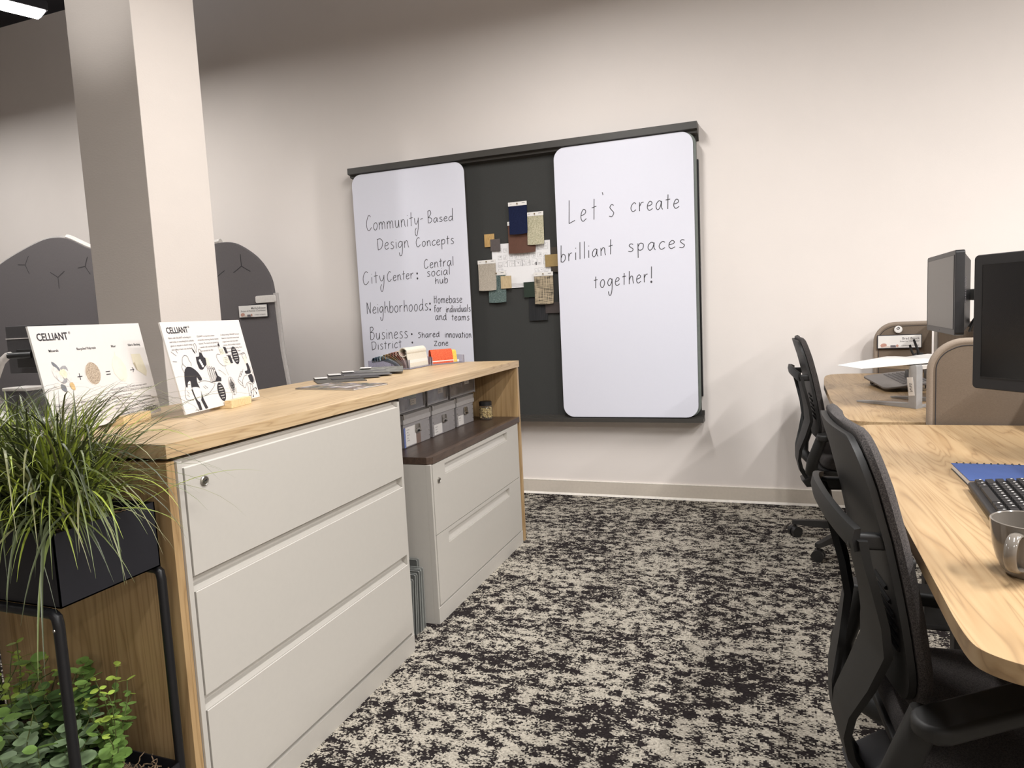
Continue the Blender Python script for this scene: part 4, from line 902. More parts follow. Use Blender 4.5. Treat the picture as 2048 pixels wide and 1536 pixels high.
def leafy(cx, cy, lab, n_st, hmin, hmax, size, tones, seed, spread=.5):
    hmin += .05; hmax += .06
    q = random.Random(seed); t = thing('leafy_plant', lab, 'plant', (cx, cy, .235)); stems = MB(); cnt = 0
    for s_ in range(n_st):
        base = Vector((cx+q.gauss(0, .018), cy+q.gauss(0, .018), .232)); phi = q.random()*6.283; th = q.uniform(.05, spread); L = q.uniform(hmin, hmax)
        d = Vector((sin(th)*cos(phi), sin(th)*sin(phi), cos(th))); p = base.copy(); pts = [p.copy()]; n_k = max(5, int(L/.026))
        for k in range(n_k):
            d = (d+Vector((q.gauss(0, .10), q.gauss(0, .10), q.gauss(0, .05)))).normalized(); p = p+d*(L/n_k)
            p.y = min(p.y, 1.166); p.x = min(p.x, -1.33); pts.append(p.copy())
            if k < 1: continue
            v = k/n_k; sz = size if v < .6 else max(0, size-1); tone = tones[0] if v < .5 else (tones[1] if v < .8 else tones[2])
            for sd in (0, 1):
                if cnt > 285: break
                a = k*1.7+sd*pi+q.uniform(-.4, .4); out = Vector((cos(a), sin(a), q.uniform(-.1, .6)))
                if p.y+out.y*.05 > 1.175: out.y = -abs(out.y)*.4
                out.normalize(); yv = Vector((0, 0, 1)).cross(out).normalized(); zv = out.cross(yv)
                o = bpy.data.objects.new('leaf', LV[(sz, tone)]); COL.objects.link(o); o.parent = t
                s2 = q.uniform(.75, 1.15); loc = p-Vector(t.location)
                o.matrix_basis = axes(loc, out, yv, zv) @ Matrix.Rotation(q.uniform(-.5, .5), 4, 'X') @ Matrix.Scale(s2, 4); cnt += 1
        stems.tube(pts, .0013, 5)
    stems.build('stems', M_stem, t)
leafy(-1.865, 1.00, 'bright small-leaved plant at the left end of the lower planter box', 17, .14, .25, 1, (1, 2, 2), 21, .75)
leafy(-1.735, .970, 'low grey green leafy plant second from the left in the lower planter box', 14, .11, .19, 2, (3, 3, 1), 22, .8)
leafy(-1.76, 1.09, 'yellow green plant against the oak panel in the lower planter box', 14, .14, .24, 1, (1, 2, 2), 26, .6)
leafy(-1.59, 1.07, 'dark broad-leaved plant behind the front leg of the planter', 12, .17, .25, 2, (0, 0, 1), 23, .5)
leafy(-1.49, .965, 'grey green round-leaved plant in front of the lower planter box', 12, .12, .19, 2, (3, 3, 1), 24, .75)
leafy(-1.43, 1.085, 'tall light green sprigs near the moss in the lower planter box', 12, .14, .22, 1, (1, 1, 2), 25, .5)
# ---------------------------------------------------------------- grey felt screens and things at the left
M_felt = mat('felt_grey', (98, 93, 94), .98, var=.07, vscale=160, stretch=(3, 3, .4), bump=.3, bscale=700)
M_felts = mat('felt_seam', (52, 50, 52), 1)
M_trimw = mat('screen_trim', (214, 208, 202), .5)
YS = 3.95; F = XZ(YS)
t = thing('felt_screen', 'tall grey felt privacy screen with wavy top behind the column', 'screen', (-4.5, YS, 0))
top = catmull([(-6.6, 1.50), (-6.3, 1.70), (-5.879, 1.884), (-5.598, 1.976), (-5.36, 2.035), (-5.2, 2.043), (-5.086, 2.023), (-4.97, 1.975), (-4.86, 1.93), (-4.6, 1.86), (-4.25, 1.82), (-3.9, 1.838), (-3.70, 1.868), (-3.60, 1.876), (-3.50, 1.866), (-3.397, 1.815), (-3.31, 1.75), (-3.245, 1.67), (-3.205, 1.58), (-3.192, 1.46)], 4)
top = [(p[0], p[1]) for p in top]
poly = top+[(-3.165, 1.1), (-3.135, .85), (-3.11, .5), (-3.10, .05), (-6.6, .05)]
MB().prism(poly, -.035, .0, bev=.006, M=F).build('felt_panel', M_felt, t)
MB().tube([(p[0], YS+.018, p[1]-.004) for p in top if p[0] < -5.1], .017, 8).build('lit_felt_edge', mat('lit_felt_edge', (168, 163, 160), .9), t)  # felt's own top edge; the light falling on it is painted as paler colour
MB().tube([(p[0], YS+.022, p[1]+.010) for p in top if -5.12 < p[0] < -3.62], .020, 8).build('top_clip', M_trimw, t)
MB().tube([(-3.186, YS+.02, 1.5), (-3.166, YS+.02, 1.1), (-3.134, YS+.02, .85), (-3.110, YS+.02, .5), (-3.10, YS+.02, .04)], .019, 8).build('side_piece', mat('lit_felt_side', (176, 170, 166), .5), t)  # side edge of the felt panel, catching light that is put into its colour
def star(x, z, rot, L):
    b = MB()
    for k in range(3):
        a = rot+k*2*pi/3; b.stroke([(x, z), (x+L*.5*cos(a), z+L*.5*sin(a)), (x+L*cos(a), z+L*sin(a)*.97)], .0055, 0, F, .0012)
    b.build('seam', M_felts, t, smooth=0, fixn=False)
for px in ((-5.586, 1.856, R(55), .085), (-5.235, 1.735, R(150), .09), (-4.93, 1.80, R(65), .08), (-3.55, 1.71, R(90), .085), (-3.44, 1.70, R(90), .085), (-3.66, 1.64, R(30), .08)): star(*px) if px[0] != -3.55 else None
def plate(x0, x1, z0, z1, y, l1, l2, l3, lab, mag):
    t = thing('name_plate', lab, 'sign', ((x0+x1)/2, y, z0)); Fp = XZ(y); hh = z1-z0; ww = x1-x0
    MB().box(x0-.004, x1+.004, y, y+.008, z0-.005, z1+.004, bev=.001).build('holder', M_print, t)
    c = MB().box(x0, x1, y-.002, y, z0, z1).build('card', M_white, t)
    b = MB(); z = .0028
    put_text(b, l1, hh*.27, x1-.035*ww, z0+hh*.66, Fp, z, align='r', bold=.0001); put_text(b, l2, hh*.2, x1-.035*ww, z0+hh*.46, Fp, z, align='r'); put_text(b, l3, hh*.13, x1-.05*ww, z0+hh*.13, Fp, z, align='r', width=ww*.4)
    b.build('lettering', M_printg, c, smooth=0, fixn=False)
    b = MB(); b.flat(ell(x0+.13*ww, z0+.22*hh, .075*ww, .16*hh, .1), 0, Fp, z); b.flat([(x0+.03*ww, z0+.02*hh), (x0+.5*ww, z0+.02*hh), (x0+.42*ww, z0+.1*hh), (x0+.2*ww, z0+.16*hh)], 1, Fp, z+.0001)
    b.flat([(x0+.29*ww, z0+.03*hh), (x0+.42*ww, z0+.03*hh), (x0+.41*ww, z0+.22*hh), (x0+.29*ww, z0+.22*hh)], 2, Fp, z+.0002); b.flat(ell(x0+.45*ww, z0+.17*hh, .03*ww, .10*hh), 0, Fp, z+.0003)
    b.build('landscape_print', [mat('plate_clay', (186, 140, 124), .6), mat('plate_sand', (200, 188, 180), .6), mat('plate_slate', (100, 94, 98), .6)], c, smooth=0, fixn=False)
plate(-3.486, -3.246, 1.344, 1.425, YS-.009, 'Marla Johnson', 'Project & Materials Coordinator', 'CONNECT INTERIORS', 'framed white name plate on the tall grey felt screen', 0)
o = one(MB().prism(rrect(-3.335, -3.168, 1.437, 1.487, .012, 4), 0, .012, bev=.003, M=XZ(YS-.001)), 'status_tag', M_trimw, 'blank white rounded tag clipped on the right edge of the felt screen', 'tag', (-3.25, YS-.006, 1.437))
# desk with a dark monitor on a white arm, seen behind the first sign
t = thing('side_desk', 'small white desk in the far left bay before the felt screen', 'desk', (-4.9, 3.45, 0))
MB().box(-5.6, -4.1, 3.1, 3.8, .71, .74, bev=.003).build('desktop', M_white, t)
for x in (-5.5, -4.2): MB().box(x-.03, x+.03, 3.3, 3.6, 0, .71, bev=.004).build('leg', M_trimw, t)
t = thing('monitor', 'dark monitor seen from behind in the far left bay', 'monitor', (-4.72, 3.35, .74))
MB().prism(rrect(-4.98, -4.42, 1.03, 1.36, .01, 4), 0, .035, bev=.006, M=XZ(3.36)).build('screen_back', mat('monitor_grey', (70, 68, 70), .5), t)
MB().box(-4.98, -4.42, 3.322, 3.328, 1.27, 1.276).build('seam_line', M_trimw, t)
MB().box(-4.85, -4.55, 3.29, 3.326, 1.07, 1.20, bev=.01).build('electronics_housing', M_black, t)
MB().tube([(-4.83, 3.24, 1.165), (-4.80, 3.20, 1.16), (-4.84, 3.18, 1.12), (-4.905, 3.15, .965)], [.022, .024, .026, .026], 10).build('upper_arm', M_trimw, t)
MB().tube([(-4.905, 3.15, .975), (-4.925, 3.15, .90), (-4.90, 3.2, .82), (-4.88, 3.25, .77)], [.032, .03, .026, .026], 10).build('lower_arm', M_trimw, t)
MB().cyl((-4.80, 3.20, 1.16), (-4.70, 3.29, 1.16), .022, n=12).build('pivot', M_black, t)
t = thing('desk_tray', 'small white tray behind the first sign in the far left bay', 'tray', (-4.6, 3.2, .741))
MB().box(-4.74, -4.55, 3.12, 3.26, .7405, .93, bev=.006).build('stand', mat('grey_bin', (92, 90, 92), .6), t); MB().box(-4.76, -4.53, 3.11, 3.27, .93, .952, bev=.005).build('tray', M_trimw, t)

# ---------------------------------------------------------------- right-hand desks
ZD = .839; TH = .027
def desk(lab, outline, leg_y):
    t = thing('desk', lab, 'desk', (.6, leg_y[0]/2+leg_y[1]/2, 0))
    b = MB(); b.prism(outline, ZD-TH, ZD, bev=.0012); b.build('desktop', M_oakdesk, t)
    for y in leg_y:
        l = MB().box(.55, .63, y-.03, y+.03, .02, ZD-TH, bev=.004).build('leg', M_black, t); MB().box(.30, .86, y-.03, y+.03, 0, .028, bev=.006).build('foot', M_black, l)
    MB().box(.56, .62, leg_y[0], leg_y[1], ZD-TH-.05, ZD-TH-.005).build('crossbar', M_black, t)
    return t
def smo(p, n=4): return [(q[0], q[1]) for q in catmull(p, n)]
near = smo([(.264, 2.42), (.270, 2.54), (.285, 2.605), (.317, 2.640), (.37, 2.650)])+[(.865, 2.655), (.865, .90)]+smo([(.42, .905), (.345, .915), (.283, .932), (.248, .957), (.236, .99), (.234, 1.06)])+[(.243, 1.5), (.256, 2.0)]
far = smo([(.268, 3.9), (.29, 4.2), (.31, 4.34), (.345, 4.41), (.42, 4.44)])+[(.865, 4.445), (.865, 2.705)]+smo([(.42, 2.706), (.33, 2.712), (.285, 2.735), (.262, 2.79), (.256, 2.9)])+[(.254, 3.3)]
desk('near oak desk with rounded corners at the right edge', near, (1.05, 2.5)); desk('far oak desk against the back wall', far, (2.95, 4.33))
M_scr = mat('screen_fabric', (112, 98, 84), .95, var=.14, vscale=200, stretch=(1, 1, 6), bump=.35, bscale=500)
M_roll = mat('screen_piping', (140, 126, 112), .9, var=.08, vscale=300)
def partition(lab, x0, x1, y, z0, z1, r, th=.034):
    t = thing('desk_screen', lab, 'screen', ((x0+x1)/2, y, z0)); Fp = XZ(y)
    MB().prism(rrect(x0+.012, x1, z0, z1-.012, (0, r-.012, 0, 0), 10), -th/2+.006, th/2-.006, bev=.002, M=Fp).build('panel', M_scr, t)
    arc = [(x0+.010, z0)]+[(x0+r-(r-.010)*cos(R(a)), z1-r+(r-.010)*sin(R(a))) for a in range(0, 91, 9)]+[(x1, z1-.010)]
    MB().tube([(p[0], y, p[1]) for p in arc], .0125, 12).build('edge_piping', M_roll, t)
    for s_ in (-1, 1): MB().tube([(p[0]+.0125*(1-max(0, i-1)/11)+.001, y+s_*.0115, p[1]-.0125*min(1, i/8)) for i, p in enumerate(arc)], .0014, 6).build('seam', M_felts, t)
    return t
partition('taupe fabric screen between the two oak desks', .505, .862, 2.680, .80, 1.126, .11)
partition('taupe fabric screen at the far end of the far desk, carrying a name plate', .572, .862, 4.475, .80, 1.126, .11)
def spine(lab, y0, y1):
    t = thing('spine_screen', lab, 'screen', (.89, (y0+y1)/2, .5))
    MB().box(.885, .915, y0, y1, .45, 1.13, bev=.006).build('panel', M_scr, t)
    n_r = int((y1-y0-.1)/.028); base = MB()
    first = None
    for k in range(n_r):
        y = y0+.05+.028*k
        if first is None: first = MB().cyl((.882, y, .87), (.882, y, 1.095), .012, n=8).build('rib', M_scr, t)
        else:
            o = first.copy(); COL.objects.link(o); o.parent = t; o.location = (0, .028*k, 0)
    MB().tube([(.89, y0, 1.128), (.89, y1, 1.128)], .014, 8).build('top_piping', M_roll, t)
    MB().tube([(.878, y1-.004, .84), (.878, y1-.004, 1.12)], .012, 8).build('end_post', mat('post_grey', (176, 168, 160), .5), t)
spine('ribbed taupe spine screen along the back of the far desk', 2.72, 4.44); spine('ribbed taupe spine screen along the back of the near desk', .9, 2.64)
plate(.590, .806, .982, 1.052, 4.4575-.009, 'Brad Bauck', 'Interior Designer', 'CONNECT INTERIORS', 'framed white name plate on the taupe screen at the far desk', 0)
t = thing('button_pin', 'round white button badge above the name plate on the far taupe screen', 'badge', (.693, 4.455, 1.085)); Fp = XZ(4.457)
MB().lathe([(.021, 0), (.021, .003), (.018, .006), (.0001, .007)], 24, M=Fp @ Matrix.Translation((.693, 1.085, 0))).build('disc', M_white, t)
b = MB(); b.stroke(catmull([(.683, 1.092), (.690, 1.087), (.698, 1.090), (.695, 1.098), (.688, 1.096)], 4), .004, 0, Fp, .0075); b.build('mark', M_print, t, smooth=0, fixn=False)

# ---------------------------------------------------------------- monitors
M_mon = mat('monitor_black', (34, 33, 34), .42, var=.05); M_lcd = mat('lcd_off', (16, 16, 18), .18, spec=.5); M_lcdm = mat('lcd_matte', (64, 60, 55), .32)
def monitor(lab, c, yaw, w2, hh, lcd, deep, bez):
    """c: centre of the screen's foot line; yaw: direction it faces"""
    t = thing('monitor', lab, 'monitor', c); n = Vector((cos(yaw), sin(yaw), 0)); r = Vector((-sin(yaw), cos(yaw), 0)); M = axes(c, r, (0, 0, 1), n)
    b = MB(); b.prism(rrect(-w2, w2, 0, hh, .012, 5), -.034, 0, bev=.0035, M=M)
    fr = [[(u*(w2-.012), .012+(hh-.024)*v, -.033) for u in (-1, -.5, 0, .5, 1)] for v in (0, .25, .5, .75, 1)]
    bk_ = [[(u*(w2-.012-.05*deep), .012+.03*deep+(hh-.024-.06*deep)*v, -.033-.032*deep) for u in (-1, -.5, 0, .5, 1)] for v in (0, .25, .5, .75, 1)]
    b.loft(fr, bk_, M=M); b.build('casing', M_mon, t)
    MB().box(-w2+bez, w2-bez, bez*1.25, hh-bez, -.002, .0008, M=M).build('screen', lcd, t)
    b = MB()
    for (x0, x1, y0, y1) in ((-w2+bez-.002, w2-bez+.002, bez*1.25-.002, bez*1.25), (-w2+bez-.002, -w2+bez, bez*1.25, hh-bez), (w2-bez, w2-bez+.002, bez*1.25, hh-bez), (-w2+bez-.002, w2-bez+.002, hh-bez, hh-bez+.002)): b.box(x0, x1, y0, y1, -.001, .0016, M=M)
    b.build('bezel_lip', M_black, t)
    b = MB(); x = 0
    b.prism(ell(0, bez*.6, .008, .003, 0, 12), 0, .0008, M=M); b.build('badge', M_printg, t)
    b = MB()
    for k in range(16):
        for s_ in (-1, 1): b.box(s_*(w2-.012)-.002, s_*(w2-.012)+.002, hh*.38+.0065*k, hh*.38+.0065*k+.0035, -.040, -.036, M=M)
    b.build('vent_slot', M_printg, t)
    return t, M
pl = Vector((.502, 2.12, 1.027)); dr_ = Vector((.57, -.82, 0)).normalized(); cc = pl+dr_*.268
t1, M1 = monitor('large black monitor on an arm over the near desk, cut by the right edge', cc, math.atan2(-dr_.x*-1, 0) if 0 else math.atan2(-.57, -.82) , .268, .345, M_lcd, 1, .026)
t2, M2 = monitor('matte monitor turned edge-on over the far desk', Vector((.694, 3.455, 1.110)), math.atan2(.02, -1), .285, .334, M_lcdm, 1, .020)
def mon_arm(t, M, hh, pole):
    p = M @ Vector((0, hh*.5, -.066)); q = M @ Vector((0, hh*.5, -.10))
    n = (M @ Vector((0, 0, 1)))-(M @ Vector((0, 0, 0))); r = (M @ Vector((1, 0, 0)))-(M @ Vector((0, 0, 0)))
    MB().box(-.05, .05, hh*.5-.05, hh*.5+.05, -.074, -.066, bev=.003, M=M).build('mount_plate', mat('arm_grey', (120, 118, 114), .4), t)
    MB().tube([p, q, q.lerp(Vector((pole[0], pole[1], q.z)), .5)+Vector((0, 0, .01)), (pole[0], pole[1], q.z)], .018, 10).build('arm', M_black, t)
    MB().cyl((pole[0], pole[1], ZD), (pole[0], pole[1], q.z+.03), .017, n=14).build('pole', M_black, t)
    MB().box(pole[0]-.03, pole[0]+.03, pole[1]-.04, pole[1]+.04, ZD, ZD+.012, bev=.003).build('clamp', M_black, t)
    return t
mon_arm(t1, M1, .345, (.845, 2.05)); 
t = t2
MB().box(-.16, -.06, .130, .190, -.074, -.066, bev=.003, M=M2).build('mount_plate', mat('arm_grey', (120, 118, 114), .4), t)
p = M2 @ Vector((0, .155, -.074))
MB().box(.768, .776, 3.13, 3.47, 1.245, 1.29, bev=.003).build('bracket', mat('arm_grey', (120, 118, 114), .4), t)
MB().lathe([(.010, 0), (.010, .004), (.0001, .006)], 12, M=axes((.768, 3.17, 1.268), (0, 1, 0), (0, 0, 1), (-1, 0, 0))).build('screw', M_chrome, t)
MB().tube([(.775, 3.16, 1.27), (.79, 3.10, 1.275), (.815, 3.02, 1.24), (.842, 2.95, 1.22)], [.026, .028, .024, .02], 12).build('arm', M_black, t)
MB().cyl((.842, 2.95, ZD), (.842, 2.95, 1.25), .017, n=14).build('pole', M_black, t)
for k in (0, 1): MB().tube(catmull([(.765, 3.28, 1.14-.02*k), (.78, 3.2, 1.195), (.80, 3.08, 1.215-.015*k), (.83, 2.97, 1.16-.03*k), (.842, 2.93, 1.0)], 5), .005, 6).build('cable', M_black, t)

# ---------------------------------------------------------------- far desk: laptop stand with paper, keyboard, mouse, headset
M_stand = mat('stand_grey', (158, 156, 155), .5, var=.04)
fx = Vector((.357-.53, 3.238-3.05, 0)).normalized(); sx_ = Vector((-fx.y, fx.x, 0)); sx_ = sx_ if sx_.y > 0 else -sx_
t = thing('laptop_stand', 'grey metal laptop stand carrying white paper on the far desk', 'stand', (.53, 3.05, ZD))
M = axes((.535, 3.045, ZD), fx, sx_, (0, 0, 1))
for y in (0, .20):
    b = MB(); b.prism([(-.012, 0), (.012, 0), (.255, 0), (.262, .006), (.20, .010), (.018, .018), (.018, .150), (.012, .166), (-.012, .170), (-.016, .160), (-.016, .0)][:], -.017, .017, bev=.0012, M=M @ Matrix.Translation((0, y, 0)) @ axes((0, 0, 0), (1, 0, 0), (0, 0, 1), (0, -1, 0)))
    b.build('side_piece', M_stand, t)
MB().box(-.012, .012, 0, .20, 0, .010, bev=.002, M=M).build('cross_bar', M_stand, t); MB().box(-.012, .27, -.005, .21, .150, .166, bev=.002, M=M).build('support_plate', M_trimw, t)
tg = MB(); tg.box(-.005, .024, 0, .0008, 0, .001, M=M)
Mt = axes(M @ Vector((-.0165, .012, .055)), -sx_, (0, 0, 1), -fx); Mt = M @ axes((0.002, -.0175, .050), (1, 0, 0), (0, 0, 1), (0, -1, 0)) @ Matrix.Rotation(-.12, 4, 'Z')
lb = MB().box(-.012, .014, .0, .072, 0, .0008, M=Mt).build('paper_label', M_tag, t)
b = MB(); put_text(b, 'N/65', .017, .0, .0, Mt @ Matrix.Translation((.006, .016, 0)) @ Matrix.Rotation(pi/2, 4, 'Z'), .0014); b.stroke([(.0105, .01), (.0105, .066)], .0008, 0, Mt, .0014)
b.build('lettering', M_ink, lb, smooth=0, fixn=False)
zt = ZD+.1672
for i, (pts, lab) in enumerate(((((.262, 3.09), (.33, 2.93), (.66, 3.13), (.50, 3.50)), 'white paper sheet, lower of two on the laptop stand'), (((.36, 3.16), (.45, 3.02), (.80, 3.25), (.67, 3.56)), 'white paper sheet, upper of two on the laptop stand'))):
    b = MB(); z = zt+.0025*i; pts = pts
    a = [Vector((p[0], p[1], z)) for p in pts]; n_ = 6
    fr = [[a[0].lerp(a[1], v/n_).lerp(a[3].lerp(a[2], v/n_), u/n_)+Vector((0, 0, .006*(u/n_)*(1 if i == 0 else .6)*abs(sin(v*.8)))) for u in range(n_+1)] for v in range(n_+1)]
    b.loft([[p+Vector((0, 0, .0022)) for p in r_r] for r_r in fr], fr)
    one(b, 'paper_sheet', M_white, lab, 'paper', (.5, 3.2, z))
M_key = mat('key_black', (40, 38, 38), .5, var=.05); M_keybase = mat('keyboard_black', (34, 32, 32), .5, var=.05); M_keygrey = mat('key_grey', (84, 79, 78), .5, var=.05); M_kgb = mat('keyboard_grey', (112, 106, 102), .5, var=.05); M_leg_p = mat('key_legend', (196, 192, 188), .6)
def key_mesh(w, d, h, m, nm='key', inset=.0018):
    b = MB(); b.add([(0, 0, 0), (w, 0, 0), (w, d, 0), (0, d, 0), (inset, inset*.8, h), (w-inset, inset*.8, h), (w-inset, d-inset*1.4, h), (inset, d-inset*1.4, h)], [(4, 5, 6, 7), (0, 1, 5, 4), (1, 2, 6, 5), (2, 3, 7, 6), (3, 0, 4, 7)])
    me = bpy.data.meshes.new(nm); me.from_pydata([tuple(v) for v in b.v], [], b.f); me.materials.append(m); me.update(); return me
def add_keys(t, base, rows, pitch, m, h, legend=None):
    cache = {}; k_n = 0; lg = MB()
    for ri, (y, keys) in enumerate(rows):
        for (x, w) in keys:
            d = pitch-.002
            kk = (round(w, 4), d)
            if kk not in cache: cache[kk] = key_mesh(w-.002, d, h, m)
            o = bpy.data.objects.new('key', cache[kk]); COL.objects.link(o); o.parent = t; o.matrix_basis = base @ Matrix.Translation((x, y, 0)); k_n += 1
            if legend and w < .03: lg.box(x+.004, x+.0085, y+d-.0085, y+d-.0045, h+.0001, h+.0003)
    if legend:
        o = lg.build('key_legend', legend, t, local=True, smooth=0); o.matrix_basis = base
P_ = .019
def rowset(numpad):
    r_ = []; w = P_
    def run(x, ws): 
        out = []
        for q in ws: out.append((x, q*w)); x += q*w
        return out
    L = [(0, [1.25, 1.25, 1.25, 6.25, 1.25, 1.25, 1.25, 1.25]), (1, [2.25]+[1]*10+[2.75]), (2, [1.75]+[1]*11+[2.25]), (3, [1.5]+[1]*12+[1.5]), (4, [1]*13+[2]), (5.2, [1, .0]+[1]*12+[2])]
    for i, (y, ws) in enumerate(L):
        k = [a for a in run(0, ws) if a[1] > .005]
        if numpad:
            x2 = 15.4*w
            if i in (0,): k += run(x2, [1, 1, 1])
            if i in (1,): k += run(x2+w, [1])
            if i in (3, 4, 5): k += run(x2, [1, 1, 1])
            x3 = 18.8*w
            k += run(x3, [2, 1, 1] if i == 0 else [1, 1, 1, 1])
        r_.append((y*w, k))
    return r_
# near keyboard: user side faces -X, so its width runs along -Y
t = thing('keyboard', 'black full-size keyboard between notebook and mug on the near desk', 'keyboard', (.47, 1.55, ZD))
ky = R(-94.6)
Kx = Vector((cos(ky), sin(ky), 0)); Ky = Vector((-Kx.y, Kx.x, 0)); tl = R(5.5)
Mk = axes((.4165, 1.772, ZD+.0005), Kx, Ky, (0, 0, 1)) @ Matrix.Rotation(tl, 4, 'X')
b = MB(); b.box(0, .452, 0, .150, .002, .018, bev=.005, seg=3, M=Mk); b.build('case', M_keybase, t)
b = MB(); b.box(.03, .06, .12, .135, -.012, .003, M=Mk); b.box(.39, .42, .12, .135, -.012, .003, M=Mk); b.build('tilt_foot', M_keybase, t)
add_keys(t, parent_matrix(t).inverted() @ Mk @ Matrix.Translation((.008, .012, .0175)), rowset(True), P_, M_key, .0075, M_leg_p)
# far keyboard, grey, low and tilted
t = thing('keyboard', 'grey tilted keyboard under the papers on the far desk', 'keyboard', (.6, 3.92, ZD))
ky = R(-82); Kx = Vector((cos(ky), sin(ky), 0)); Ky = Vector((-Kx.y, Kx.x, 0))
Mk = axes((.535, 3.88, ZD+.040), Kx, Ky, (0, 0, 1)) @ Matrix.Rotation(R(6), 4, 'X') @ Matrix.Rotation(R(3.5), 4, 'Y')
MB().prism(rrect(-.03, .33, -.085, .115, .03, 5), .0, .010, bev=.003, M=Mk).build('case', M_kgb, t)
MB().box(.0, .03, .04, .08, -.042, .001, M=Mk).build('tilt_foot', M_keybase, t); MB().box(.0, .03, -.06, -.02, -.030, .001, M=Mk).build('tilt_foot', M_keybase, t)
add_keys(t, parent_matrix(t).inverted() @ Mk @ Matrix.Translation((.012, .002, .0098)), rowset(False), .0175, M_keygrey, .003)
t = thing('mouse', 'black computer mouse beside the taupe screen on the far desk', 'mouse', (.575, 2.93, ZD))
b = MB(); fr = []; bb = []
for i in range(7):
    v = i/6; ww = .032*sqrt(max(0, 1-(2*v-1)**2))+.002
    fr.append([(u*ww, -.058+.116*v, .001+(.038*sin(pi*min(1, v*.9+.08))**.7)*(1-u*u*.75)) for u in (-1, -.66, -.33, 0, .33, .66, 1)]); bb.append([(u*ww, -.058+.116*v, .0008) for u in (-1, -.66, -.33, 0, .33, .66, 1)])
Mm = Matrix.Translation((.59, 2.86, ZD)) @ Matrix.Rotation(R(-60), 4, 'Z'); b.loft(fr, bb, M=Mm); b.build('body', M_black, t)
MB().cyl(Mm @ Vector((-.004, -.03, .032)), Mm @ Vector((.004, -.03, .032)), .008, n=12).build('wheel', M_keygrey, t)
MB().tube([(.52, 3.06, ZD+.004), (.45, 3.12, ZD+.003), (.47, 3.16, ZD+.003)], .003, 6).build('cable', M_black, t)
t = thing('headset', 'black headset with boom microphone resting behind the papers on the far desk', 'headset', (.66, 3.72, ZD))
hb = [(.622+.04*(1-cos(R(a))), 3.70, .905+.095*sin(R(a))) for a in range(0, 181, 15)]
MB().tube([(p[0], p[1], p[2]) for p in hb], .010, 8).build('headband', M_black, t)
for x in (.622, .702): MB().cyl((x-.011, 3.70, .888), (x+.011, 3.70, .888), .048, .044, 20).build('ear_cushion', M_black, t)
MB().tube([(.66, 3.69, .995), (.655, 3.69, 1.02), (.638, 3.69, 1.07)], [.007, .006, .005], 8).build('boom_microphone', M_black, t)
MB().tube([(.645, 3.69, .985), (.632, 3.69, 1.01), (.622, 3.69, 1.045)], .005, 8).build('boom_arm', M_black, t)

# ---------------------------------------------------------------- near desk: notebook and mug
t = thing('notebook', 'royal blue spiral notebook behind the near keyboard', 'notebook', (.53, 1.89, ZD))
Mn = Matrix.Translation((.424, 1.795, ZD+.0006)) @ Matrix.Rotation(R(-1), 4, 'Z')
MB().box(.002, .226, .002, .178, .001, .0138, M=Mn).build('pages', M_white, t)
MB().box(0, .228, 0, .182, 0, .0014, M=Mn).build('back_cover', M_black, t)
cv = MB().box(0, .228, 0, .182, .0138, .0154, M=Mn).build('front_cover', mat('cover_blue', (54, 78, 132), .55, var=.04), t)
b = MB(); put_text(b, 'CONNECT', .008, .060, .012, Mn, .0157, width=.055); b.build('lettering', mat('cover_print', (120, 140, 190), .5), cv, smooth=0, fixn=False)
fsp = None
for k in range(15):
    if fsp is None: fsp = MB().tube([Mn @ Vector((.012, .180+.008*cos(a), .008+.0095*sin(a))) for a in [R(24*j) for j in range(15)]], .0013, 6, closed=True).build('spiral_loop', M_black, t)
    else:
        o = fsp.copy(); COL.objects.link(o); o.parent = t; o.location = (.0145*k, -.0145*k*.0175, 0)
t = thing('mug', 'glossy warm grey coffee mug on the near desk by the right edge', 'mug', (.377, 1.245, ZD+.0004))
M_mug = mat('mug_glaze', (118, 111, 103), .14, var=.02, coat=.3); Tm = Matrix.Translation(t.location)
prof = [(.0001, .003), (.026, .003), (.029, 0), (.033, .001), (.040, .010), (.047, .026), (.0525, .048), (.055, .070), (.0562, .088), (.0562, .0905), (.0545, .0915), (.053, .090), (.0515, .070), (.049, .048), (.043, .026), (.034, .011), (.0001, .008)]
prof = [(a_*.95, b__*.95) for a_, b__ in prof]; MB().lathe(prof, 48, M=Tm).build('body', M_mug, t)
ha = R(236); hd_ = Vector((cos(ha), sin(ha), 0)); b = MB(); hp = catmull([(.049, .074), (.067, .075), (.080, .064), (.083, .047), (.075, .030), (.057, .021), (.040, .019)], 5)
fr = []; bk_ = []; perp = Vector((-hd_.y, hd_.x, 0))
for i, p in enumerate(hp):
    a = Vector(hp[min(i+1, len(hp)-1)])-Vector(hp[max(i-1, 0)]); nrm = Vector((a.y, -a.x)).normalized(); c_ = Vector(t.location)+hd_*p[0]+Vector((0, 0, p[1])); nv = hd_*nrm.x+Vector((0, 0, nrm.y))
    n_c = 10
    fr.append([c_+perp*(.0085*cos(2*pi*j/n_c))+nv*(.0042*sin(2*pi*j/n_c)) for j in range(n_c)])
v = [q for r_r in fr for q in r_r]; n_c = 10; fcs = []
for i in range(len(fr)-1): fcs += [(i*n_c+j, i*n_c+(j+1) % n_c, (i+1)*n_c+(j+1) % n_c, (i+1)*n_c+j) for j in range(n_c)]
b.add(v, fcs+[tuple(range(n_c)), tuple(range((len(fr)-1)*n_c, len(fr)*n_c))]); b.build('handle', M_mug, t, smooth=60)
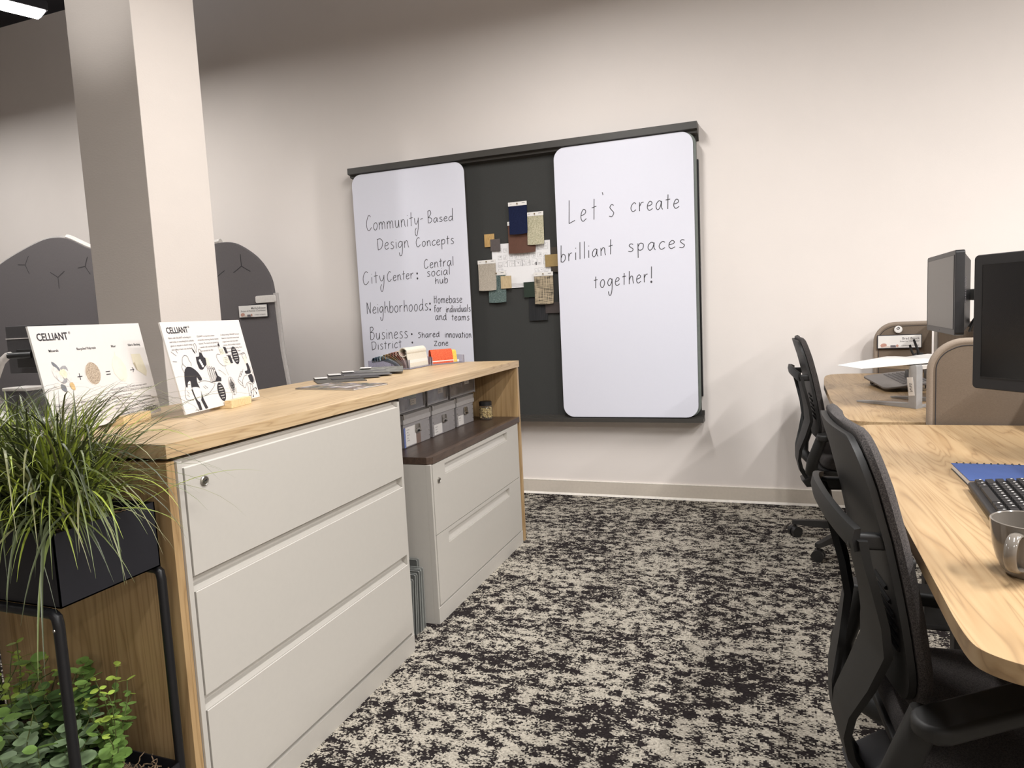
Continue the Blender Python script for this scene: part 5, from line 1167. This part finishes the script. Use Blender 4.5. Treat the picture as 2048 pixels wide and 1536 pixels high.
# ---------------------------------------------------------------- task chairs (local x forward, y to the sitter's left)
M_pad = mat('chair_fabric', (30, 28, 28), .98, var=.75, vscale=480, bump=.5, bscale=700, c2=(84, 78, 76))
def interp(tab, z):
    if z <= tab[0][0]: return tab[0][1]
    for (a, b_), (c, d) in zip(tab, tab[1:]):
        if z <= c: k = (z-a)/(c-a); return b_+(d-b_)*k
    return tab[-1][1]
XB = [(.50, -.214), (.56, -.206), (.62, -.208), (.70, -.220), (.78, -.234), (.86, -.250), (.95, -.272), (1.04, -.300)]
WB = [(.50, .190), (.60, .212), (.72, .222), (.85, .222), (.95, .216), (1.04, .205)]
def back_rows(z0, z1, grow, r, off, nv=22, nu=13, bulge=.010):
    rows = []
    for i in range(nv+1):
        v = .5-.5*cos(pi*i/nv); z = z0+(z1-z0)*v; d = min(z-z0, z1-z); w_ = interp(WB, min(max(z, .5), 1.04))+grow
        if d < r: w_ = w_-r+sqrt(max(0, r*r-(r-d)**2))
        row = []
        for j in range(nu):
            u = -1+2*j/(nu-1); u = sin(u*pi/2); x = interp(XB, z)+off+bulge*u*u
            row.append(Vector((x, u*w_, z)))
        rows.append(row)
    return rows
def chair(lab, x, y, dz, rz):
    t = thing('task_chair', lab, 'chair', (x, y, 0), rz)
    D = Matrix.Translation((0, 0, dz))
    kw = dict(local=True)
    # back shell
    b = MB(); fr = back_rows(.548, 1.035, 0, .06, 0); bk_ = back_rows(.548, 1.035, 0, .06, -.012); b.loft(fr, bk_, M=D)
    sh = b.build('back_shell', M_chair, t, smooth=40, **kw)
    # lumbar slots in the shell
    b = MB()
    for k in range(6):
        for s_ in (-1, 1):
            pts = []
            for q in range(6):
                yy = .110+(.085-.007*abs(k-2))*q/5; z = .655+.022*k-.10*(yy-.15); pts.append((interp(XB, z)-.0125+.010*(yy/interp(WB, z))**2, s_*yy, z))
            b.tube(pts, .0046, 6, M=D)
    b.build('lumbar_slots', M_dark, sh, kind='stuff', **kw)
    # upholstered pad
    b = MB(); g = []
    for off, gr, z0, z1 in ((.029, -.012, .544, 1.036), (.021, .003, .534, 1.046), (.014, .009, .530, 1.050), (.003, .005, .534, 1.046)): g.append(back_rows(z0, z1, gr, .065, off))
    nv, nu = len(g[0]), len(g[0][0]); v = [p for gg in g for r_r in gg for p in r_r]; k = nv*nu; fcs = []
    for i in range(nv-1):
        for j in range(nu-1): a = i*nu+j; fcs.append((a, a+1, a+nu+1, a+nu)); a += 3*k; fcs.append((a, a+nu, a+nu+1, a+1))
    ring = [j for j in range(nu)]+[i*nu+nu-1 for i in range(1, nv)]+[(nv-1)*nu+j for j in range(nu-2, -1, -1)]+[i*nu for i in range(nv-2, 0, -1)]
    for s_ in range(3):
        for q in range(len(ring)): a, c = ring[q], ring[(q+1) % len(ring)]; fcs.append((s_*k+a, s_*k+c, (s_+1)*k+c, (s_+1)*k+a))
    b.add(v, fcs, 0, D); b.build('back_cushion', M_pad, t, smooth=60, **kw)
    # yoke: band across, two uprights narrowing into a spine
    b = MB(); n_ = 20; fr = []; bk_ = []
    for i in range(n_+1):
        a = -1+2*i/n_; yy = .222*sin(a*pi/2)**1 if 0 else .222*a; c = 1-abs(a)**2.4
        xx = -.298-.030*c**.9; zz = .862+.022*c
        fr.append([(xx, yy, zz-.020), (xx-.004, yy, zz), (xx, yy, zz+.020)]); bk_.append([(xx+.012, yy*.96, zz-.020), (xx+.010, yy*.96, zz), (xx+.012, yy*.96, zz+.020)])
    b.loft(fr, bk_, M=D); yk = b.build('back_band', M_chair, t, smooth=50, **kw)
    YO = [(.26, .045), (.32, .055), (.40, .085), (.48, .125), (.56, .165), (.64, .196), (.70, .208), (.78, .222), (.86, .226)]
    YI = [(.445, 0), (.50, .022), (.56, .048), (.62, .076), (.68, .106), (.72, .134), (.76, .158), (.80, .172), (.86, .186)]
    XO = [(.24, -.16), (.27, -.215), (.31, -.255), (.36, -.285), (.42, -.300), (.48, -.300), (.56, -.282), (.64, -.268), (.70, -.278), (.76, -.296), (.82, -.314), (.86, -.322)]
    for s_ in (-1, 1):
        b = MB(); fr = []; bk_ = []
        for i in range(31):
            z = .26+(.862-.26)*i/30; yo = interp(YO, z); yi = interp(YI, z) if z > .445 else 0; x0 = interp(XO, z)
            row = []; rb = []
            for j in range(5):
                q = j/4; yy = yi+(yo-yi)*q; xx = x0+.030*(yy/.226)**2-.010*(1-q if z < .445 else 0)*0
                row.append((xx, s_*yy, z)); rb.append((xx+.022*(1-.35*abs(2*q-1)), s_*yy, z))
            fr.append(row); bk_.append(rb)
        b.loft(fr, bk_, M=D); b.build('back_upright', M_chair, t, smooth=50, **kw)
        MB().box(-.306, -.236, s_*.204-.009, s_*.204+.009, .842, .872, bev=.007, seg=3, M=D).build('back_pivot', M_black, t, **kw)
    # mechanism under the seat
    b = MB(); b.prism([(-.275, .31), (-.25, .275), (-.10, .285), (.10, .30), (.12, .36), (.05, .385), (-.10, .385), (-.2, .36)], -.06, .06, bev=.012, M=D @ axes((0, 0, 0), (1, 0, 0), (0, 0, 1), (0, -1, 0)))
    b.build('tilt_mechanism', M_black, t, **kw)
    # seat
    b = MB(); b.prism(rrect(-.20, .27, -.245, .245, .09, 6), .385, .405, bev=.006, M=D); b.build('seat_pan', M_chair, t, **kw)
    b = MB(); b.prism(rrect(-.195, .275, -.25, .25, .10, 7), .404, .468, bev=.024, seg=4, M=D); b.build('seat_cushion', M_pad, t, smooth=60, **kw)
    # arms
    for s_ in (-1, 1):
        b = MB(); b.tube([(-.10, s_*.05, .345), (-.20, s_*.15, .36), (-.245, s_*.225, .40), (-.240, s_*.258, .46), (-.195, s_*.262, .585)], [.026, .027, .028, .027, .026], 14, M=D); b.build('arm_post', M_chair, t, smooth=60, **kw)
        Ma = D @ Matrix.Translation((-.100, s_*.246, .590)) @ Matrix.Rotation(s_*R(-26), 4, 'Z') @ Matrix.Rotation(R(-5), 4, 'Y')
        b = MB(); b.prism(rrect(-.135, .16, -.038, .038, .036, 6), -.017, .015, bev=.010, seg=3, M=Ma); b.build('armrest', M_chair, t, smooth=60, **kw)
    # gas column, star base and twin casters
    b = MB(); b.cyl((0, 0, .10), (0, 0, .30+dz), .026, n=20); b.cyl((0, 0, .075), (0, 0, .20), .034, n=20); b.build('gas_column', M_black, t, **kw)
    MB().lathe([(.0001, .065), (.05, .07), (.052, .105), (.036, .125), (.0001, .125)], 24).build('hub', M_black, t, **kw)
    for k in range(5):
        a = R(k*72)+BASE_A-rz; Mr = Matrix.Rotation(a, 4, 'Z')
        b = MB(); fr = []
        prof = [(.03, .115, .026, .034), (.12, .108, .022, .028), (.24, .095, .018, .022), (.315, .086, .016, .016), (.335, .084, .012, .014)]
        v = []; fcs = []
        for (rr, zc, hw, hh) in prof: v += [(rr, -hw, zc-hh), (rr, hw, zc-hh), (rr, hw*.8, zc+hh*.4), (rr, -hw*.8, zc+hh*.4)]
        for i in range(len(prof)-1): fcs += [(i*4+j, i*4+(j+1) % 4, i*4+4+(j+1) % 4, i*4+4+j) for j in range(4)]
        b.add(v, fcs+[(3, 2, 1, 0), tuple(range(len(v)-4, len(v)))], 0, Mr); arm = b.build('base_arm', M_black, t, smooth=30, **kw)
        c = Mr @ Vector((.323, 0, 0)); Mc = Matrix.Translation((c.x, c.y, 0)) @ Matrix.Rotation(a+1.0+k, 4, 'Z')
        b = MB(); b.cyl((0, -.026, .029), (0, -.006, .029), .029, n=22, M=Mc); b.cyl((0, .006, .029), (0, .026, .029), .029, n=22, M=Mc); b.cyl((0, -.007, .03), (0, .007, .03), .012, n=10, M=Mc); b.cyl((.0, 0, .045), (0, 0, .082), .009, n=10, M=Mc)
        b.prism([(-.022, .03), (-.018, .05), (0, .058), (.02, .05), (.022, .03)], -.006, .006, M=Mc @ axes((0, 0, 0), (1, 0, 0), (0, 0, 1), (0, -1, 0)))
        b.build('caster', M_black, t, smooth=40, **kw)
    return t
BASE_A = math.atan2(3.965-3.845, .127-.427)
chair('black task chair with charcoal fabric back at the near desk, cut by the bottom edge', .418, 1.53, 0, R(4))
chair('black task chair with charcoal fabric back at the far desk by the wall', .427, 3.845, .045, R(2))
